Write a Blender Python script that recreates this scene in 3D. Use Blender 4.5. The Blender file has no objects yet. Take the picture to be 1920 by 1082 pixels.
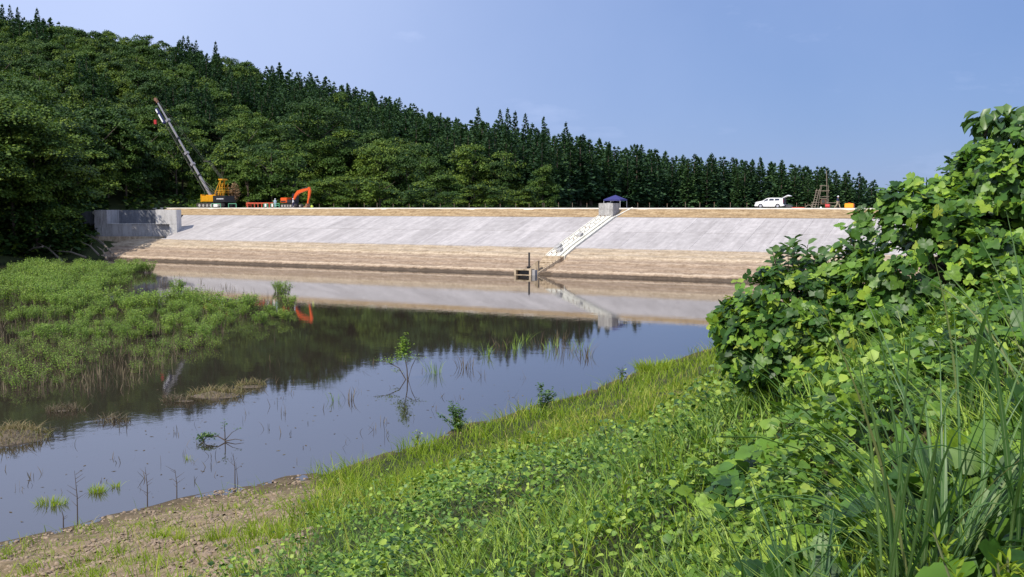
import bpy, bmesh, math, random
import numpy as np
from mathutils import Vector, Matrix

SC = bpy.context.scene
COL = SC.collection
RNG = np.random.default_rng(7)
random.seed(7)
EYE = 9.2                       # eye height above the water

# ------------------------------------------------------------------ camera
PITCH = math.atan(153 / 1900)
cd = bpy.data.cameras.new('camera')
cd.sensor_width = 36; cd.lens = 36 * 1900 / 1920
cd.clip_start = 0.05; cd.clip_end = 9000
cam = bpy.data.objects.new('camera', cd); COL.objects.link(cam)
cam.location = (0, 0, EYE); cam.rotation_euler = (math.pi / 2 - PITCH, 0, 0)
SC.camera = cam

# ------------------------------------------------------------------ light
SUN_EL = math.radians(48)
SUN_TO = Vector((-0.70, -0.71, 0)).normalized() * math.cos(SUN_EL) + Vector((0, 0, math.sin(SUN_EL)))
world = bpy.data.worlds.new('World'); SC.world = world; world.use_nodes = True
nt = world.node_tree; nt.nodes.clear()
def wn(t, **k):
    n = nt.nodes.new(t)
    for a, b in k.items(): setattr(n, a, b)
    return n
sky = wn('ShaderNodeTexSky', sky_type='NISHITA', sun_disc=False)
sky.sun_elevation = SUN_EL
sky.sun_rotation = math.atan2(SUN_TO.x, SUN_TO.y)
sky.air_density = 1.0; sky.dust_density = 0.3; sky.ozone_density = 3.0; sky.altitude = 200
blue = wn('ShaderNodeMix', data_type='RGBA'); blue.inputs[0].default_value = 0.78
blue.inputs[7].default_value = (1.95, 3.2, 6.7, 1)          # clean summer blue over the Nishita sky
tc = wn('ShaderNodeTexCoord')
dt_ = wn('ShaderNodeVectorMath', operation='DOT_PRODUCT'); dt_.inputs[1].default_value = Vector((SUN_TO.x, SUN_TO.y, 0)).normalized()
mr = wn('ShaderNodeMapRange', interpolation_type='SMOOTHSTEP'); mr.inputs[1].default_value = -1.0; mr.inputs[2].default_value = -0.36
nz = wn('ShaderNodeTexNoise'); nz.inputs['Scale'].default_value = 2.2; nz.inputs['Detail'].default_value = 6; nz.inputs['Roughness'].default_value = 0.55
nm = wn('ShaderNodeMath', operation='MULTIPLY_ADD'); nm.inputs[1].default_value = 0.5; nm.inputs[2].default_value = -0.25
rp = wn('ShaderNodeMath', operation='ADD', use_clamp=True)
cl = wn('ShaderNodeMix', data_type='RGBA'); cl.inputs[7].default_value = (5.3, 6.45, 9.7, 1)   # thin high veil
bg = wn('ShaderNodeBackground'); bg.inputs[1].default_value = 0.10
out = wn('ShaderNodeOutputWorld')
L = nt.links.new
L(sky.outputs[0], blue.inputs[6])
L(tc.outputs['Generated'], dt_.inputs[0]); L(dt_.outputs['Value'], mr.inputs[0]); L(tc.outputs['Generated'], nz.inputs['Vector'])
L(nz.outputs[0], nm.inputs[0]); L(nm.outputs[0], rp.inputs[0]); L(mr.outputs[0], rp.inputs[1])
n2 = wn('ShaderNodeTexNoise'); n2.inputs['Scale'].default_value = 5.5; n2.inputs['Detail'].default_value = 8; n2.inputs['Roughness'].default_value = 0.6
mq = wn('ShaderNodeMapping'); mq.inputs['Scale'].default_value = (1, 1, 3.2); mq.inputs['Location'].default_value = (0.37, 0.1, 0.0); L(tc.outputs['Generated'], mq.inputs[0]); L(mq.outputs[0], n2.inputs['Vector'])
r2 = wn('ShaderNodeMapRange'); r2.inputs[1].default_value = 0.60; r2.inputs[2].default_value = 0.80; r2.inputs[4].default_value = 0.38; L(n2.outputs[0], r2.inputs[0])   # faint scattered cloud scraps
ad2 = wn('ShaderNodeMath', operation='ADD', use_clamp=True); L(rp.outputs[0], ad2.inputs[0]); L(r2.outputs[0], ad2.inputs[1])
L(ad2.outputs[0], cl.inputs[0]); L(blue.outputs[2], cl.inputs[6]); L(cl.outputs[2], bg.inputs[0]); L(bg.outputs[0], out.inputs[0])
sl = bpy.data.lights.new('sun', 'SUN'); sl.energy = 5.0; sl.angle = math.radians(0.53); sl.color = (1.0, 0.94, 0.84)
sun = bpy.data.objects.new('sun', sl); COL.objects.link(sun)
sun.rotation_euler = SUN_TO.to_track_quat('Z', 'Y').to_euler()
SC.view_settings.view_transform = 'Standard'; SC.view_settings.look = 'None'
SC.view_settings.exposure = 0.04; SC.view_settings.gamma = 1.0; SC.view_settings.use_curve_mapping = False

# ------------------------------------------------------------------ materials
def new_mat(name):
    m = bpy.data.materials.new(name); m.use_nodes = True
    m.node_tree.nodes.clear(); return m
def node(m, t, **k):
    n = m.node_tree.nodes.new(t)
    for a, b in k.items(): setattr(n, a, b)
    return n
def link(m, a, b): m.node_tree.links.new(a, b)
def ramp(m, stops, fac):
    r = node(m, 'ShaderNodeValToRGB'); e = r.color_ramp.elements
    while len(e) < len(stops): e.new(0.5)
    for i, (p, c) in enumerate(stops):
        e[i].position = p; e[i].color = (*c, 1)
    if fac is not None: link(m, fac, r.inputs[0])
    return r
def finish(m, shader): 
    o = node(m, 'ShaderNodeOutputMaterial'); link(m, shader, o.inputs[0]); return m

def solid(name, col, rough=0.6, metal=0.0, vary=0.18, scale=3.0, bump=0.0, spec=0.5):
    m = new_mat(name); p = node(m, 'ShaderNodeBsdfPrincipled')
    p.inputs['Roughness'].default_value = rough; p.inputs['Metallic'].default_value = metal
    p.inputs['Specular IOR Level'].default_value = spec
    t = node(m, 'ShaderNodeTexCoord'); n = node(m, 'ShaderNodeTexNoise')
    n.inputs['Scale'].default_value = scale; n.inputs['Detail'].default_value = 6; n.inputs['Roughness'].default_value = 0.65
    link(m, t.outputs['Object'], n.inputs['Vector'])
    a = [max(0, c * (1 - vary)) for c in col]; b = [min(1, c * (1 + vary)) for c in col]
    r = ramp(m, [(0.3, a), (0.7, b)], n.outputs[0]); link(m, r.outputs[0], p.inputs['Base Color'])
    if bump:
        bm = node(m, 'ShaderNodeBump'); bm.inputs['Strength'].default_value = bump; bm.inputs['Distance'].default_value = 0.05
        link(m, n.outputs[0], bm.inputs['Height']); link(m, bm.outputs[0], p.inputs['Normal'])
    return finish(m, p.outputs[0])

def leaf_mat(name, stops, transl=0.3, rough=0.5, spec=0.35, under=None, mottle=0):
    m = new_mat(name)
    at = node(m, 'ShaderNodeAttribute', attribute_name='tint'); oi = node(m, 'ShaderNodeObjectInfo')
    ad = node(m, 'ShaderNodeMath', operation='ADD'); link(m, at.outputs['Fac'], ad.inputs[0]); link(m, oi.outputs['Random'], ad.inputs[1])
    fr = node(m, 'ShaderNodeMath', operation='FRACT'); link(m, ad.outputs[0], fr.inputs[0])
    r = ramp(m, stops, fr.outputs[0]); col = r.outputs[0]
    if under:
        g = node(m, 'ShaderNodeNewGeometry'); mx = node(m, 'ShaderNodeMix', data_type='RGBA')
        link(m, g.outputs['Backfacing'], mx.inputs[0]); link(m, col, mx.inputs[6]); mx.inputs[7].default_value = (*under, 1); col = mx.outputs[2]
    if mottle:
        tcn = node(m, 'ShaderNodeTexCoord'); ns = node(m, 'ShaderNodeTexNoise'); ns.inputs['Scale'].default_value = mottle; ns.inputs['Detail'].default_value = 4
        link(m, tcn.outputs['Object'], ns.inputs['Vector']); mr_ = node(m, 'ShaderNodeMapRange'); mr_.inputs[1].default_value = 0.3; mr_.inputs[2].default_value = 0.7; mr_.inputs[3].default_value = 0.62; mr_.inputs[4].default_value = 1.25
        link(m, ns.outputs[0], mr_.inputs[0]); mm = node(m, 'ShaderNodeMix', data_type='RGBA', blend_type='MULTIPLY'); mm.inputs[0].default_value = 1; link(m, col, mm.inputs[6]); link(m, mr_.outputs[0], mm.inputs[7]); col = mm.outputs[2]
    p = node(m, 'ShaderNodeBsdfPrincipled'); p.inputs['Roughness'].default_value = rough; p.inputs['Specular IOR Level'].default_value = spec
    link(m, col, p.inputs['Base Color'])
    t = node(m, 'ShaderNodeBsdfTranslucent')
    h = node(m, 'ShaderNodeMix', data_type='RGBA', blend_type='MULTIPLY'); h.inputs[0].default_value = 1
    link(m, r.outputs[0], h.inputs[6]); h.inputs[7].default_value = (1.9, 2.0, 0.7, 1); link(m, h.outputs[2], t.inputs[0])
    s = node(m, 'ShaderNodeMixShader'); s.inputs[0].default_value = transl
    link(m, p.outputs[0], s.inputs[1]); link(m, t.outputs[0], s.inputs[2])
    return finish(m, s.outputs[0])

M = {}
M['cedar'] = leaf_mat('cedar_needles', [(0, (0.017, 0.046, 0.021)), (0.5, (0.034, 0.080, 0.029)), (0.85, (0.058, 0.112, 0.032)), (1, (0.024, 0.060, 0.026))], 0.1, 0.7, 0.2)
M['broad'] = leaf_mat('broad_leaves', [(0, (0.018, 0.046, 0.010)), (0.45, (0.042, 0.088, 0.013)), (0.78, (0.082, 0.138, 0.017)), (0.95, (0.140, 0.195, 0.022)), (1, (0.028, 0.060, 0.011))], 0.12, 0.6, 0.25)
M['bark'] = solid('bark', (0.10, 0.075, 0.055), 0.9, scale=6, bump=0.5)
M['dead'] = leaf_mat('dead_twigs', [(0, (0.17, 0.10, 0.055)), (1, (0.28, 0.18, 0.10))], 0.1, 0.8, 0.2)
M['marsh'] = leaf_mat('marsh_leaves', [(0, (0.09, 0.165, 0.022)), (0.5, (0.165, 0.270, 0.034)), (0.9, (0.26, 0.36, 0.055)), (1, (0.10, 0.15, 0.03))], 0.2, 0.55)
M['marsh_dry'] = leaf_mat('marsh_stems', [(0, (0.075, 0.055, 0.038)), (0.6, (0.13, 0.10, 0.065)), (1, (0.17, 0.145, 0.09))], 0.1, 0.8, 0.2)
M['grass'] = leaf_mat('grass_blades', [(0, (0.125, 0.200, 0.016)), (0.5, (0.220, 0.300, 0.022)), (0.85, (0.31, 0.37, 0.04)), (1, (0.36, 0.32, 0.10))], 0.32, 0.55, 0.2)
M['weed'] = leaf_mat('weed_leaves', [(0, (0.024, 0.066, 0.012)), (0.38, (0.062, 0.140, 0.020)), (0.72, (0.150, 0.260, 0.034)), (0.93, (0.32, 0.42, 0.06)), (1, (0.11, 0.20, 0.085))], 0.16, 0.5, 0.3, mottle=9.0)
M['kudzu'] = leaf_mat('kudzu_leaves', [(0, (0.018, 0.056, 0.010)), (0.42, (0.046, 0.115, 0.014)), (0.74, (0.110, 0.215, 0.024)), (0.93, (0.25, 0.38, 0.036)), (0.992, (0.28, 0.33, 0.045)), (1, (0.04, 0.11, 0.03))], 0.20, 0.45, 0.34, under=(0.055, 0.10, 0.035), mottle=5.0)
M['twig_leaf'] = leaf_mat('twig_leaves', [(0, (0.035, 0.085, 0.022)), (0.6, (0.07, 0.14, 0.034)), (1, (0.12, 0.20, 0.05))], 0.22, 0.4, 0.5)
M['stem'] = solid('green_stem', (0.11, 0.13, 0.05), 0.7)
M['branch'] = solid('branch_bark', (0.075, 0.055, 0.04), 0.9)
M['pampas'] = leaf_mat('pampas_blades', [(0, (0.045, 0.110, 0.034)), (0.5, (0.075, 0.155, 0.045)), (0.9, (0.12, 0.20, 0.06)), (1, (0.24, 0.22, 0.09))], 0.25, 0.45, 0.35)
M['midrib'] = solid('pale_midrib', (0.20, 0.28, 0.12), 0.5)

def pos_noise(m, scale, vec=None, detail=8, rough=0.6, stretch=None, rot=None):
    n = node(m, 'ShaderNodeTexNoise'); n.inputs['Scale'].default_value = scale; n.inputs['Detail'].default_value = detail; n.inputs['Roughness'].default_value = rough
    g = node(m, 'ShaderNodeNewGeometry'); src = g.outputs['Position']
    if rot is not None:
        q = node(m, 'ShaderNodeMapping'); q.inputs['Rotation'].default_value = rot; link(m, src, q.inputs[0]); src = q.outputs[0]
    if stretch is not None:
        q = node(m, 'ShaderNodeMapping'); q.inputs['Scale'].default_value = stretch; link(m, src, q.inputs[0]); src = q.outputs[0]
    link(m, src, n.inputs['Vector']); return n

def earth_mat():
    """bank, pond bed and hillside: bare tan soil, weedy soil and forest litter by the 'cover' attribute"""
    m = new_mat('earth'); at = node(m, 'ShaderNodeAttribute', attribute_name='cover')
    n1 = pos_noise(m, 3.5, detail=10, rough=0.7); n2 = pos_noise(m, 0.7)
    soil = ramp(m, [(0.25, (0.11, 0.08, 0.045)), (0.5, (0.23, 0.17, 0.10)), (0.75, (0.36, 0.275, 0.175))], n1.outputs[0])
    moss = ramp(m, [(0.3, (0.020, 0.032, 0.009)), (0.7, (0.055, 0.066, 0.020))], n1.outputs[0])
    ad = node(m, 'ShaderNodeMath', operation='MULTIPLY_ADD'); link(m, n2.outputs[0], ad.inputs[0]); ad.inputs[1].default_value = 1.6; ad.inputs[2].default_value = -0.85
    a2 = node(m, 'ShaderNodeMath', operation='ADD', use_clamp=True); link(m, ad.outputs[0], a2.inputs[0]); link(m, at.outputs['Fac'], a2.inputs[1])
    mx = node(m, 'ShaderNodeMix', data_type='RGBA'); link(m, a2.outputs[0], mx.inputs[0]); link(m, soil.outputs[0], mx.inputs[6]); link(m, moss.outputs[0], mx.inputs[7])
    g = node(m, 'ShaderNodeNewGeometry'); sx = node(m, 'ShaderNodeSeparateXYZ'); link(m, g.outputs['Position'], sx.inputs[0])
    wet = node(m, 'ShaderNodeMapRange'); wet.inputs[1].default_value = 0.02; wet.inputs[2].default_value = 0.30; wet.inputs[3].default_value = 0.45; wet.inputs[4].default_value = 1
    link(m, sx.outputs[2], wet.inputs[0])
    m2 = node(m, 'ShaderNodeMix', data_type='RGBA', blend_type='MULTIPLY'); m2.inputs[0].default_value = 1; link(m, mx.outputs[2], m2.inputs[6]); link(m, wet.outputs[0], m2.inputs[7])
    p = node(m, 'ShaderNodeBsdfPrincipled'); p.inputs['Roughness'].default_value = 0.95; p.inputs['Specular IOR Level'].default_value = 0.2
    link(m, m2.outputs[2], p.inputs['Base Color'])
    bp = node(m, 'ShaderNodeBump'); bp.inputs['Strength'].default_value = 0.8; bp.inputs['Distance'].default_value = 0.12; link(m, n1.outputs[0], bp.inputs['Height']); link(m, bp.outputs[0], p.inputs['Normal'])
    return finish(m, p.outputs[0])
M['earth'] = earth_mat()
DAM_ANG = math.atan2(-0.47826626, 0.87821489)

def dam_soil(name, cols, wetline):
    m = new_mat(name)
    n1 = pos_noise(m, 1.0, detail=9, rough=0.65, rot=(0, 0, -DAM_ANG), stretch=(0.42, 1.0, 3.2))
    n2 = pos_noise(m, 2.2, detail=8, rough=0.7)
    av = node(m, 'ShaderNodeMath', operation='MULTIPLY_ADD'); link(m, n2.outputs[0], av.inputs[0]); av.inputs[1].default_value = 0.5
    h = node(m, 'ShaderNodeMath', operation='MULTIPLY'); link(m, n1.outputs[0], h.inputs[0]); h.inputs[1].default_value = 0.5; link(m, h.outputs[0], av.inputs[2])
    r = ramp(m, [(0.36, cols[0]), (0.5, cols[1]), (0.64, cols[2])], av.outputs[0]); c = r.outputs[0]
    if wetline:
        g = node(m, 'ShaderNodeNewGeometry'); sx = node(m, 'ShaderNodeSeparateXYZ'); link(m, g.outputs['Position'], sx.inputs[0])
        w1 = pos_noise(m, 0.8, detail=4); wz = node(m, 'ShaderNodeMath', operation='MULTIPLY_ADD'); link(m, w1.outputs[0], wz.inputs[0]); wz.inputs[1].default_value = -0.5; link(m, sx.outputs[2], wz.inputs[2])
        wr = node(m, 'ShaderNodeMapRange'); wr.inputs[1].default_value = 0.02; wr.inputs[2].default_value = 0.16; wr.inputs[3].default_value = 0.33; wr.inputs[4].default_value = 1; link(m, wz.outputs[0], wr.inputs[0])
        m2 = node(m, 'ShaderNodeMix', data_type='RGBA', blend_type='MULTIPLY'); m2.inputs[0].default_value = 1; link(m, c, m2.inputs[6]); link(m, wr.outputs[0], m2.inputs[7]); c = m2.outputs[2]
        # grey silt band left where the water stood
        sb = node(m, 'ShaderNodeMapRange', interpolation_type='SMOOTHSTEP'); sb.inputs[1].default_value = 2.15; sb.inputs[2].default_value = 1.55; link(m, wz.outputs[0], sb.inputs[0])
        sb2 = node(m, 'ShaderNodeMath', operation='MULTIPLY'); link(m, sb.outputs[0], sb2.inputs[0]); sb2.inputs[1].default_value = 0.85
        m3 = node(m, 'ShaderNodeMix', data_type='RGBA', blend_type='MULTIPLY'); link(m, sb2.outputs[0], m3.inputs[0]); link(m, c, m3.inputs[6]); m3.inputs[7].default_value = (0.74, 0.68, 0.68, 1); c = m3.outputs[2]
        for zc, wd_, k_ in ((0.62, 0.16, 0.85), (1.72, 0.07, 0.6), (2.28, 0.09, 0.8), (2.75, 0.05, 0.5)):      # pale washed sand along each old water line
            d_ = node(m, 'ShaderNodeMath', operation='SUBTRACT'); link(m, wz.outputs[0], d_.inputs[0]); d_.inputs[1].default_value = zc - 0.25
            e_ = node(m, 'ShaderNodeMath', operation='ABSOLUTE'); link(m, d_.outputs[0], e_.inputs[0])
            f_ = node(m, 'ShaderNodeMapRange', interpolation_type='SMOOTHSTEP'); f_.inputs[1].default_value = wd_; f_.inputs[2].default_value = 0.0; f_.inputs[4].default_value = k_; link(m, e_.outputs[0], f_.inputs[0])
            n3_ = node(m, 'ShaderNodeMath', operation='MULTIPLY', use_clamp=True); link(m, f_.outputs[0], n3_.inputs[0]); link(m, n2.outputs[0], n3_.inputs[1])
            m4 = node(m, 'ShaderNodeMix', data_type='RGBA'); link(m, n3_.outputs[0], m4.inputs[0]); link(m, c, m4.inputs[6]); m4.inputs[7].default_value = (0.66, 0.54, 0.40, 1); c = m4.outputs[2]
    p = node(m, 'ShaderNodeBsdfPrincipled'); p.inputs['Roughness'].default_value = 0.95; p.inputs['Specular IOR Level'].default_value = 0.15
    link(m, c, p.inputs['Base Color'])
    bp = node(m, 'ShaderNodeBump'); bp.inputs['Strength'].default_value = 0.7; bp.inputs['Distance'].default_value = 0.25; link(m, av.outputs[0], bp.inputs['Height']); link(m, bp.outputs[0], p.inputs['Normal'])
    return finish(m, p.outputs[0])
M['soil_low'] = dam_soil('dam_lower_soil', [(0.22, 0.165, 0.11), (0.375, 0.295, 0.205), (0.52, 0.425, 0.315)], True)
M['soil_top'] = dam_soil('dam_upper_soil', [(0.16, 0.105, 0.055), (0.33, 0.23, 0.125), (0.48, 0.36, 0.215)], False)

def slab_concrete():
    m = new_mat('slab_concrete'); oi = node(m, 'ShaderNodeObjectInfo')
    n1 = pos_noise(m, 0.55, detail=8, rough=0.65, rot=(0, 0, -DAM_ANG), stretch=(2.6, 0.22, 0.5))
    n2 = pos_noise(m, 0.9, detail=10, rough=0.72)
    a = node(m, 'ShaderNodeMath', operation='ADD'); link(m, n1.outputs[0], a.inputs[0]); link(m, n2.outputs[0], a.inputs[1])
    b = node(m, 'ShaderNodeMath', operation='MULTIPLY_ADD'); link(m, oi.outputs['Random'], b.inputs[0]); b.inputs[1].default_value = 0.20; link(m, a.outputs[0], b.inputs[2])
    r = ramp(m, [(0.40, (0.295, 0.270, 0.258)), (0.54, (0.375, 0.347, 0.334)), (0.68, (0.48, 0.446, 0.428))], None)
    h = node(m, 'ShaderNodeMath', operation='MULTIPLY'); link(m, b.outputs[0], h.inputs[0]); h.inputs[1].default_value = 0.5; link(m, h.outputs[0], r.inputs[0])
    p = node(m, 'ShaderNodeBsdfPrincipled'); p.inputs['Roughness'].default_value = 0.85; p.inputs['Specular IOR Level'].default_value = 0.3
    link(m, r.outputs[0], p.inputs['Base Color']); return finish(m, p.outputs[0])
M['slab'] = slab_concrete()
def wall_concrete(name, lo, hi):
    m = new_mat(name)
    n1 = pos_noise(m, 1.1, detail=9, rough=0.7, stretch=(1.4, 1.4, 0.35)); n2 = pos_noise(m, 4, detail=6)
    a = node(m, 'ShaderNodeMath', operation='MULTIPLY_ADD'); link(m, n2.outputs[0], a.inputs[0]); a.inputs[1].default_value = 0.35; link(m, n1.outputs[0], a.inputs[2])
    r = ramp(m, [(0.5, lo), (0.78, hi)], a.outputs[0])
    p = node(m, 'ShaderNodeBsdfPrincipled'); p.inputs['Roughness'].default_value = 0.9; p.inputs['Specular IOR Level'].default_value = 0.2
    link(m, r.outputs[0], p.inputs['Base Color']); return finish(m, p.outputs[0])
M['wall'] = wall_concrete('wall_concrete', (0.20, 0.19, 0.18), (0.42, 0.405, 0.385))
M['pierwall'] = wall_concrete('pier_concrete', (0.40, 0.385, 0.365), (0.58, 0.56, 0.535))  # same concrete made paler, sunlight on the pier put into its colour
M['darkwall'] = wall_concrete('shaded_concrete', (0.10, 0.105, 0.12), (0.20, 0.205, 0.225))  # darker and bluer: shade of the recess and wing wall painted into the concrete
M['weirwall'] = wall_concrete('weir_concrete', (0.24, 0.23, 0.225), (0.40, 0.385, 0.38))  # middle grey, half shade on the weir set into the tone
M['oldwall'] = wall_concrete('stained_concrete', (0.22, 0.16, 0.10), (0.50, 0.40, 0.28))
M['newconc'] = wall_concrete('fresh_concrete', (0.56, 0.53, 0.44), (0.76, 0.73, 0.63))
M['joint'] = solid('joint_gap', (0.30, 0.285, 0.275), 0.95)
M['gravel'] = solid('crest_gravel', (0.58, 0.53, 0.45), 0.95, scale=0.8, bump=0.3)
M['black'] = solid('black_metal', (0.018, 0.019, 0.024), 0.5)
M['track'] = solid('track_steel', (0.055, 0.050, 0.045), 0.7, 0.3, 0.4, 4)
M['crane_y'] = solid('crane_yellow', (0.62, 0.30, 0.015), 0.4, vary=0.12)
M['boom_grey'] = solid('boom_grey', (0.26, 0.25, 0.265), 0.5, vary=0.12)
M['navy'] = solid('navy_paint', (0.025, 0.025, 0.10), 0.5)
M['orange'] = solid('excavator_orange', (0.64, 0.10, 0.02), 0.4, vary=0.12)
M['redsteel'] = solid('red_primer', (0.46, 0.075, 0.035), 0.6, vary=0.2)
M['white'] = solid('white_paint', (0.80, 0.80, 0.80), 0.25, vary=0.02)
M['glass'] = solid('dark_glass', (0.03, 0.032, 0.05), 0.08, spec=0.8)
M['tyre'] = solid('tyre_rubber', (0.02, 0.02, 0.022), 0.8)
M['rim'] = solid('alloy_rim', (0.55, 0.55, 0.57), 0.35, 0.6)
M['taillamp'] = solid('tail_lamp', (0.22, 0.01, 0.05), 0.2)
M['amber'] = solid('clear_lamp', (0.6, 0.6, 0.62), 0.15)
M['tent'] = solid('blue_canvas', (0.028, 0.030, 0.145), 0.8, vary=0.1)
M['alu'] = solid('aluminium_tube', (0.55, 0.55, 0.55), 0.4, 0.5)
M['pole'] = solid('weathered_pole', (0.21, 0.175, 0.13), 0.85)
M['rust'] = solid('rusty_machine', (0.19, 0.10, 0.06), 0.8, vary=0.4)
M['tank'] = solid('orange_tank', (0.80, 0.36, 0.02), 0.4, vary=0.06)
M['red'] = solid('red_plastic', (0.50, 0.03, 0.03), 0.5)
M['greenpaint'] = solid('green_barrier', (0.12, 0.42, 0.24), 0.5)
M['limebag'] = solid('lime_bag', (0.45, 0.55, 0.06), 0.7)
M['bluesheet'] = solid('blue_sheet', (0.15, 0.30, 0.50), 0.7)
M['skin'] = solid('skin', (0.42, 0.26, 0.18), 0.6)
M['navycloth'] = solid('navy_cloth', (0.03, 0.035, 0.09), 0.9)
M['beige'] = solid('beige_cloth', (0.36, 0.30, 0.21), 0.9)
M['paleblue'] = solid('pale_blue_cloth', (0.33, 0.45, 0.55), 0.9)
M['whitecloth'] = solid('white_cloth', (0.75, 0.75, 0.75), 0.9)
M['helmet'] = solid('white_helmet', (0.8, 0.82, 0.84), 0.3)
M['wood'] = solid('driftwood', (0.17, 0.14, 0.105), 0.9, scale=5, bump=0.4)
M['stone'] = solid('field_stone', (0.25, 0.185, 0.125), 0.95, vary=0.35, scale=2, bump=0.4)
M['strip'] = solid('mudstone', (0.13, 0.10, 0.07), 0.9)
M['straw'] = leaf_mat('straw', [(0, (0.13, 0.10, 0.055)), (0.6, (0.24, 0.19, 0.10)), (1, (0.13, 0.15, 0.05))], 0.15, 0.8, 0.2)

def water_mat():
    m = new_mat('pond_water'); p = node(m, 'ShaderNodeBsdfPrincipled')
    p.inputs['Base Color'].default_value = (0.032, 0.025, 0.019, 1); p.inputs['Roughness'].default_value = 0.025
    p.inputs['IOR'].default_value = 2.6; p.inputs['Specular IOR Level'].default_value = 0.5
    n1 = pos_noise(m, 0.9, detail=5, rough=0.55, stretch=(1, 1.0, 1)); n2 = pos_noise(m, 6.0, detail=3)
    n3 = pos_noise(m, 0.06, detail=3)                               # calm and ruffled patches
    a = node(m, 'ShaderNodeMath', operation='MULTIPLY_ADD'); link(m, n2.outputs[0], a.inputs[0]); a.inputs[1].default_value = 0.10; link(m, n1.outputs[0], a.inputs[2])
    s = node(m, 'ShaderNodeMapRange'); s.inputs[1].default_value = 0.35; s.inputs[2].default_value = 0.7; s.inputs[3].default_value = 0.03; s.inputs[4].default_value = 0.085; link(m, n3.outputs[0], s.inputs[0])
    b = node(m, 'ShaderNodeBump'); b.inputs['Distance'].default_value = 0.05; link(m, s.outputs[0], b.inputs['Strength']); link(m, a.outputs[0], b.inputs['Height'])
    link(m, b.outputs[0], p.inputs['Normal']); return finish(m, p.outputs[0])
M['water'] = water_mat()

# ------------------------------------------------------------------ mesh helpers
def tag(o, label=None, cat=None, group=None, kind=None):
    if label: o['label'] = label
    if cat: o['category'] = cat
    if group: o['group'] = group
    if kind: o['kind'] = kind
    return o
def mesh_np(name, V, F, mats, tint=None, attr='tint', smooth=False, midx=None):
    """V (n,3); F (m,k) all of one size or a list of such arrays"""
    me = bpy.data.meshes.new(name)
    Fs = F if isinstance(F, list) else [F]
    me.vertices.add(len(V)); me.vertices.foreach_set('co', np.ascontiguousarray(V, np.float32).ravel())
    loops = np.concatenate([f.ravel() for f in Fs]).astype(np.int32)
    tot = np.concatenate([np.full(len(f), f.shape[1], np.int32) for f in Fs])
    start = np.concatenate([[0], np.cumsum(tot)[:-1]]).astype(np.int32)
    me.loops.add(len(loops)); me.loops.foreach_set('vertex_index', loops)
    me.polygons.add(len(tot)); me.polygons.foreach_set('loop_start', start); me.polygons.foreach_set('loop_total', tot)
    if smooth: me.polygons.foreach_set('use_smooth', np.ones(len(tot), bool))
    for m in (mats if isinstance(mats, (list, tuple)) else [mats]): me.materials.append(m)
    if midx is not None: me.polygons.foreach_set('material_index', np.asarray(midx, np.int32))
    if tint is not None:
        a = me.attributes.new(attr, 'FLOAT', 'POINT'); a.data.foreach_set('value', np.ascontiguousarray(tint, np.float32))
    me.update(calc_edges=True); me.validate()
    return me
def add(name, me, parent=None, loc=(0, 0, 0), rot=(0, 0, 0), scale=(1, 1, 1)):
    o = bpy.data.objects.new(name, me); COL.objects.link(o)
    o.location = loc; o.rotation_euler = rot; o.scale = scale
    if parent is not None: o.parent = parent
    return o
def empty(name, loc, rotz=0, label=None, cat=None, group=None, scale=1):
    o = bpy.data.objects.new(name, None); COL.objects.link(o); o.location = loc; o.rotation_euler = (0, 0, rotz)
    o.scale = (scale,) * 3; o.empty_display_size = 0.2
    return tag(o, label, cat, group)

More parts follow.
